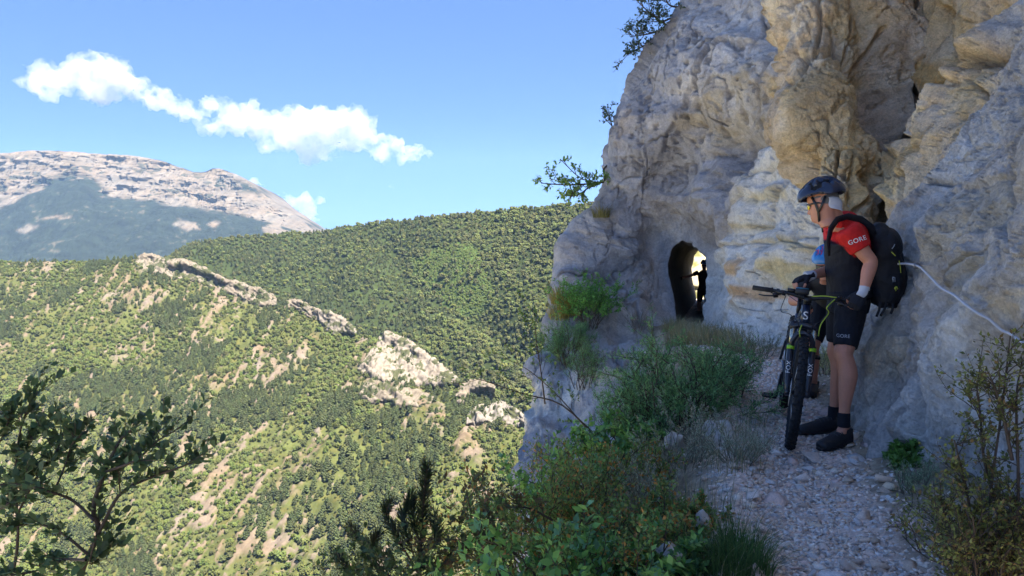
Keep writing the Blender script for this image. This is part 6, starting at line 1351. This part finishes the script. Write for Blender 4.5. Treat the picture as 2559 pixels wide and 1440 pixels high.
# round white letter S badge on the head tube
badge = print_text('S', .078, ht0.lerp(ht1, .50) - BS * .06, BTl, (ht1 - ht0), hd.data, 'badge', M_PRINT, None, .0025); badge.parent = hd
shk = MB(); shk.tube([B(.58, 0, .66), B(.72, 0, .60)], .022, 12); shk.tube([B(.70, 0, .61), B(.82, 0, .56)], .014, 10); bkid(shk.build('rear_shock', M_RIM))
# cockpit
bc = Fk(.962, 0, OF * .8) - BS * .055; BD = (BTl * math.cos(.16) - BS * math.sin(.16)); stm = MB(); stm.tube([Fk(.92, 0, OF * .8), Fk(.955, 0, OF * .8)], .021, 14); stm.tube([Fk(.945, 0, OF * .8), bc], .020, 12); stm.tube([bc - BTl * .024, bc + BTl * .024], .024, 14); bkid(stm.build('stem', M_RIM))
def bar(t): t = t * .94; return bc + BD * t + BUl * (.020 * min(1, abs(t) / .14)) + BS * (.035 * max(0, abs(t) - .12) / .25) + BUl * .010
hb = MB(); hb.tube([bar(t) for t in np.linspace(-.375, .375, 25)], np.interp(np.abs(np.linspace(-.375, .375, 25)), [0, .05, .1, .4], [.0158, .0158, .0125, .0112]), 14); bkid(hb.build('handlebar', M_RIM))
for s in (-1, 1):
    g_ = MB(); g_.tube([bar(s * .248), bar(s * .30), bar(s * .378)], [.0165, .0158, .0168], 16); g_.tube([bar(s * .242), bar(s * .25)], .0195, 14); bkid(g_.build('grip', M_RUB))
    lv = MB(); c0 = bar(s * .205); lv.tube([c0 - BS * .018, c0 - BS * .030 + BTl * -s * .05 - BUl * .012], [.014, .012], 10); lv.tube([c0 - BS * .028 + BTl * -s * .02 - BUl * .012, c0 - BS * .055 + BTl * s * .03 - BUl * .030, c0 - BS * .058 + BTl * s * .085 - BUl * .034, c0 - BS * .048 + BTl * s * .12 - BUl * .032], [[.008, .010], [.0055, .008], [.005, .007], [.0045, .006]], 8); lv.tube([c0 - BUl * .02, c0 - BUl * .034 + BTl * s * .028], [[.022, .026], [.016, .018]], 12); lv.tube([c0 - BTl * .010 * s, c0 + BTl * .010 * s], .018, 12); bkid(lv.build('brake_lever', M_FRAME))
gp = MB(); q0 = bar(-.045) + BUl * .035 - BS * .01; Mg = Matrix((BTl, BS, BUl)).transposed(); gp.box(q0, (.085, .055, .038), Mg); gp.box(q0 - BUl * .024, (.04, .04, .012), Mg); o = gp.build('handlebar_unit', M_FRAME, smooth=False); bkid(o); bv = o.modifiers.new('b', 'BEVEL'); bv.width = .006; bv.segments = 2
gp = MB(); gp.box(q0 + BUl * .021, (.074, .046, .004), Mg); o2 = bkid(gp.build('unit_top', mat('blue_plastic', (.02, .18, .28), .4), smooth=False), o)
b = MB(); b.tube([bar(-.14) + BUl * .022, bar(-.08) + BUl * .026], .012, 10); bkid(b.build('bar_light', M_FRAME))
cb = MB()
for pts in ([bar(-.16) - BS * .03, bar(-.08) - BS * .10 - BUl * .03, Fk(.93, -.03, -.09), Fk(.86, -.035, -.05), Fk(.80, -.085, -.0), Fk(.62, -.098, .02), B(.0, -.088, .42)], [bar(-.15) - BS * .03 - BUl * .02, bar(-.17) - BUl * .12 - BS * .06, Fk(.86, -.10, -.07), Fk(.80, -.04, -.05), B(.40, -.03, .66)], [bar(.15) - BS * .03, Fk(.94, .14, -.08), Fk(.86, .10, -.08), Fk(.80, .05, -.05), B(.40, .03, .66)]): cb.tube(catmull(np.array([tuple(p) for p in pts]), np.linspace(0, len(pts) - 1, 30)), .0026, 6)
bkid(cb.build('brake_hose', M_FRAME))
cb = MB()
for pts in ([bar(.02) + BUl * .016 - BS * .03, bar(.10) + BUl * .018 - BS * .035, bar(.18) + BUl * .012 - BS * .035], [bar(.17) - BS * .04, bar(.12) - BS * .10 - BUl * .05, Fk(.90, .13, -.08), Fk(.82, .095, -.05), Fk(.74, .09, -.01)], [Fk(.80, -.02, -.04), Fk(.76, -.03, -.04), Fk(.72, -.02, -.02)]): cb.tube(catmull(np.array([tuple(p) for p in pts]), np.linspace(0, len(pts) - 1, 24)), .0034, 6)
bkid(cb.build('lime_hose', M_HOSE))
# saddle, cranks, pedals
b = MB(); b.tube([B(.90, 0, .78), B(.925, 0, .90)], .015, 12); bkid(b.build('seat_post', M_RIM)); b = MB(); limb(b, [B(.80, 0, .925), B(.90, 0, .92), B(1.0, 0, .928), B(1.06, 0, .935)], [[.020, .014], [.030, .018], [.066, .022], [.060, .016]], 14, up=tuple(BTl)); bkid(b.build('saddle', M_FRAME))
b = MB(); pl_ = bb + BS * -.06 - BUl * .155; pr_ = bb + BS * .06 + BUl * .155
b.tube([bb - BTl * .07, pl_ - BTl * .085], [[.014, .009], [.011, .008]], 10); b.tube([bb + BTl * .07, pr_ + BTl * .085], [[.014, .009], [.011, .008]], 10); b.lathe([(.045, -.002), (.078, -.002), (.078, .002), (.045, .002), (.045, -.002)], bb + BTl * .05, BTl, 32); bkid(b.build('crank', M_RIM))
pl_ = bb + BS * -.15 + BUl * .0; b = MB()
for q, sg in ((bb - BS * .06 - BUl * .155 - BTl * .135, 1), (bb + BS * .06 + BUl * .155 + BTl * .135, 1)):
    p = MB(); Mg = Matrix((BTl, BS, BUl)).transposed(); p.tube([q - BTl * .05, q + BTl * .05], .008, 8)
    for e in (-1, 1): p.box(q + BS * e * .045, (.095, .012, .016), Mg); p.box(q + BTl * e * .045, (.012, .09, .016), Mg)
    bkid(p.build('pedal', M_RIM, smooth=False))
# calipers
b = MB(); b.box(B(.055, -.052, R_W + .09), (.03, .05, .045), Mg); bkid(b.build('brake_caliper', M_FRAME, smooth=False))

# ---------------------------------------------------------------- rope and cable along the wall
def wallp(px, py, off=.03):
    """point just off the rock where a ray of the view meets the path wall"""
    q = np.array(near_pix(WS_P, ws2.reshape(-1, 3), px, py)); c = np.array([0, 0, CAM_H]); d = q - c; return Vector((c + d * (1 - off / np.linalg.norm(d))).tolist())
M_ROPE = mat('white_rope', (.52, .52, .57), .8); M_STEEL = mat('galvanised', (.30, .30, .32), .4, metal=.8)
a, m_, e = wallp(2290, 664, .05), wallp(2400, 752, .10), wallp(2525, 838, .06)
rpx = np.array([2205, 2245, 2290, 2320, 2350, 2380, 2410, 2440, 2470, 2500, 2525, 2550, 2600, 2660.]); rpy = np.array([673, 664, 664, 693, 716, 738, 760, 781, 801, 821, 837, 852, 880, 912.])
rq = np.array([tuple(wallp(x_, y_, .045)) for x_, y_ in zip(rpx, rpy)]); rc = np.array([0, 0, CAM_H]); rd = np.linalg.norm(rq - rc, axis=1); dm = np.array([rd[max(0, k - 1):k + 2].min() for k in range(len(rd))]); dm[3:-1] = np.convolve(dm, [.25, .5, .25], 'same')[3:-1]; dm = np.minimum(dm, rd)
ctrl = rc + (rq - rc) * (dm / rd)[:, None]; a = Vector(ctrl[2].tolist()); cl_ = catmull(ctrl, np.linspace(0, len(ctrl) - 1, 260))
ro = empty('rope', a); tag(ro, 'white twisted handrail rope fixed along the rock wall behind the man', 'rope')
arc = np.concatenate([[0], np.cumsum(np.linalg.norm(np.diff(cl_, axis=0), axis=1))]); s_ = np.linspace(0, arc[-1], 900); pts = np.stack([np.interp(s_, arc, cl_[:, k]) for k in range(3)], 1); tg = np.gradient(pts, axis=0); tg /= np.linalg.norm(tg, axis=1, keepdims=True); n1_ = np.cross(tg, [0, 0, 1.0]); n1_ /= np.linalg.norm(n1_, axis=1, keepdims=True); n2_ = np.cross(tg, n1_)
for k in range(3):
    ph = s_ / .024 * 2 * math.pi + k * 2 * math.pi / 3; mb = MB(); mb.tube(pts + n1_ * (np.cos(ph) * .0036)[:, None] + n2_ * (np.sin(ph) * .0036)[:, None], .0038, 7); o = mb.build('rope_strand', M_ROPE, ro); o.matrix_parent_inverse = Matrix.Translation(-a)
bo = MB(); w = wallp(2293, 660, -.03); bo.tube([w, a + UPV * .005], .007, 8); tr_ = [a + Vector((math.cos(t) * .016, 0, math.sin(t) * .016)) for t in np.linspace(0, 6.28, 14)]; bo.tube(tr_, .0045, 6); o = bo.build('anchor_bolt', M_STEEL); tag(o, 'grey eye bolt in the rock where the white rope bends', 'bolt')
mb = MB(); kk = [on_rock(1845, 772), on_rock(1900, 774), on_rock(1960, 772), on_rock(2040, 768)]; mb.tube(catmull(np.array([tuple(q - (q - Vector((0, 0, 1.5))).normalized() * .06) for q in kk]), np.linspace(0, 3, 20)), .006, 5); tag(mb.build('cable', M_STEEL), 'thin steel cable stretched along the pale wall beyond the bike', 'cable')
# ================================================================== clouds, beyond the haze
def cloud_mat(name, dens, scale):
    m = bpy.data.materials.new(name); m.use_nodes = True; nt = m.node_tree; nt.nodes.clear(); N, L = nt.nodes, nt.links
    tc = N.new('ShaderNodeTexCoord'); n = N.new('ShaderNodeTexNoise'); n.inputs['Scale'].default_value = scale; n.inputs['Detail'].default_value = 4; n.inputs['Roughness'].default_value = .6
    L.new(tc.outputs['Object'], n.inputs['Vector']); mr = N.new('ShaderNodeMapRange'); mr.inputs[1].default_value = .40; mr.inputs[2].default_value = .66; mr.inputs[3].default_value = 0; mr.inputs[4].default_value = dens; L.new(n.outputs[0], mr.inputs[0])
    pv = N.new('ShaderNodeVolumePrincipled'); pv.inputs['Color'].default_value = (.70, .71, .735, 1); pv.inputs['Anisotropy'].default_value = .2; L.new(mr.outputs[0], pv.inputs['Density'])
    o = N.new('ShaderNodeOutputMaterial'); L.new(pv.outputs[0], o.inputs['Volume']); return m
def cloud(spine, label, seed, dens, Y=14000, vox=48):
    """spine: (px, py, radius in px)"""
    r = random.Random(seed); b = MB(); K = Y / F_PX
    for px, py, R in spine:
        R = R * 1.16
        for i in range(7 if R > 12 else 4):
            a = r.uniform(0, 6.28); q = r.uniform(.1, .75) * R; s = R * r.uniform(.38, .7) * (1 if i else 1.1); c = V(px + math.cos(a) * q * 1.3, py + math.sin(a) * q * .6 * (1 if math.sin(a) < 0 else .4), Y + r.gauss(0, R * K * .4))
            rounded(b, c, (Vector((s * K * 1.1, 0, 0)), Vector((0, s * K, 0)), Vector((0, 0, s * K * .85))), 9)
    me = union_mesh(b, vox, 2, .4, 'cloud'); v = verts(me); bm = bmesh.new(); bm.from_mesh(me); bm.normal_update(); nn = np.array([tuple(x.normal) for x in bm.verts]); bm.free()
    d = np.abs(fbm(v / 330, 3, seed)) * 260 + np.abs(fbm(v / 120, 3, seed + 2)) * 150 - 105; v = v + nn * d[:, None]
    me.vertices.foreach_set('co', v.astype(np.float32).ravel()); c0 = v.mean(0); me.transform(Matrix.Translation(Vector((-c0).tolist()))); o = link('cloud', me, cloud_mat('cloud_vapour', dens, .0030)); o.location = c0.tolist(); tag(o, label, 'cloud', 'white cumulus clouds over the mountain'); return o
cloud([(120, 215, 45), (170, 195, 50), (220, 185, 52), (275, 195, 50), (330, 210, 46), (250, 230, 42), (370, 238, 36), (410, 255, 34), (455, 272, 32), (485, 285, 30), (515, 275, 26), (65, 165, 13)], 'long white cloud in the upper left of the sky', 3, .0045)
cloud([(545, 268, 34), (530, 315, 30), (590, 310, 42), (650, 300, 52), (710, 315, 60), (770, 330, 66), (830, 325, 62), (880, 335, 52), (800, 385, 36), (930, 355, 38), (960, 385, 24), (985, 370, 26), (1000, 384, 22), (1022, 388, 18), (1045, 382, 22), (1015, 398, 12), (690, 360, 34)], 'largest white cumulus cloud in the middle of the sky', 5, .0045)
cloud([(650, 462, 15), (668, 466, 13), (720, 500, 18), (760, 505, 22), (790, 512, 19), (745, 525, 20), (770, 540, 14), (778, 555, 10)], 'small low cloud behind the shoulder of the far mountain', 7, .007, 14000, 55)
cloud([(962, 456, 7), (975, 464, 8), (985, 468, 6)], 'tiny wisp of cloud below the large cumulus', 9, .003, 14000, 40)
# ================================================================== air of the valley
mb = MB(); mb.box((0, 2950, 87), (18400, 13100, 1246))
hz = mb.build('haze', None, smooth=False)
hm = bpy.data.materials.new('haze_air'); hm.use_nodes = True; hn_ = hm.node_tree; hn_.nodes.clear()
pv = hn_.nodes.new('ShaderNodeVolumePrincipled'); pv.inputs['Color'].default_value = (.36, .58, 1.0, 1); pv.inputs['Density'].default_value = 2.2e-5
ho = hn_.nodes.new('ShaderNodeOutputMaterial'); hn_.links.new(pv.outputs[0], ho.inputs['Volume'])
hz.data.materials.append(hm); tag(hz, kind='stuff')
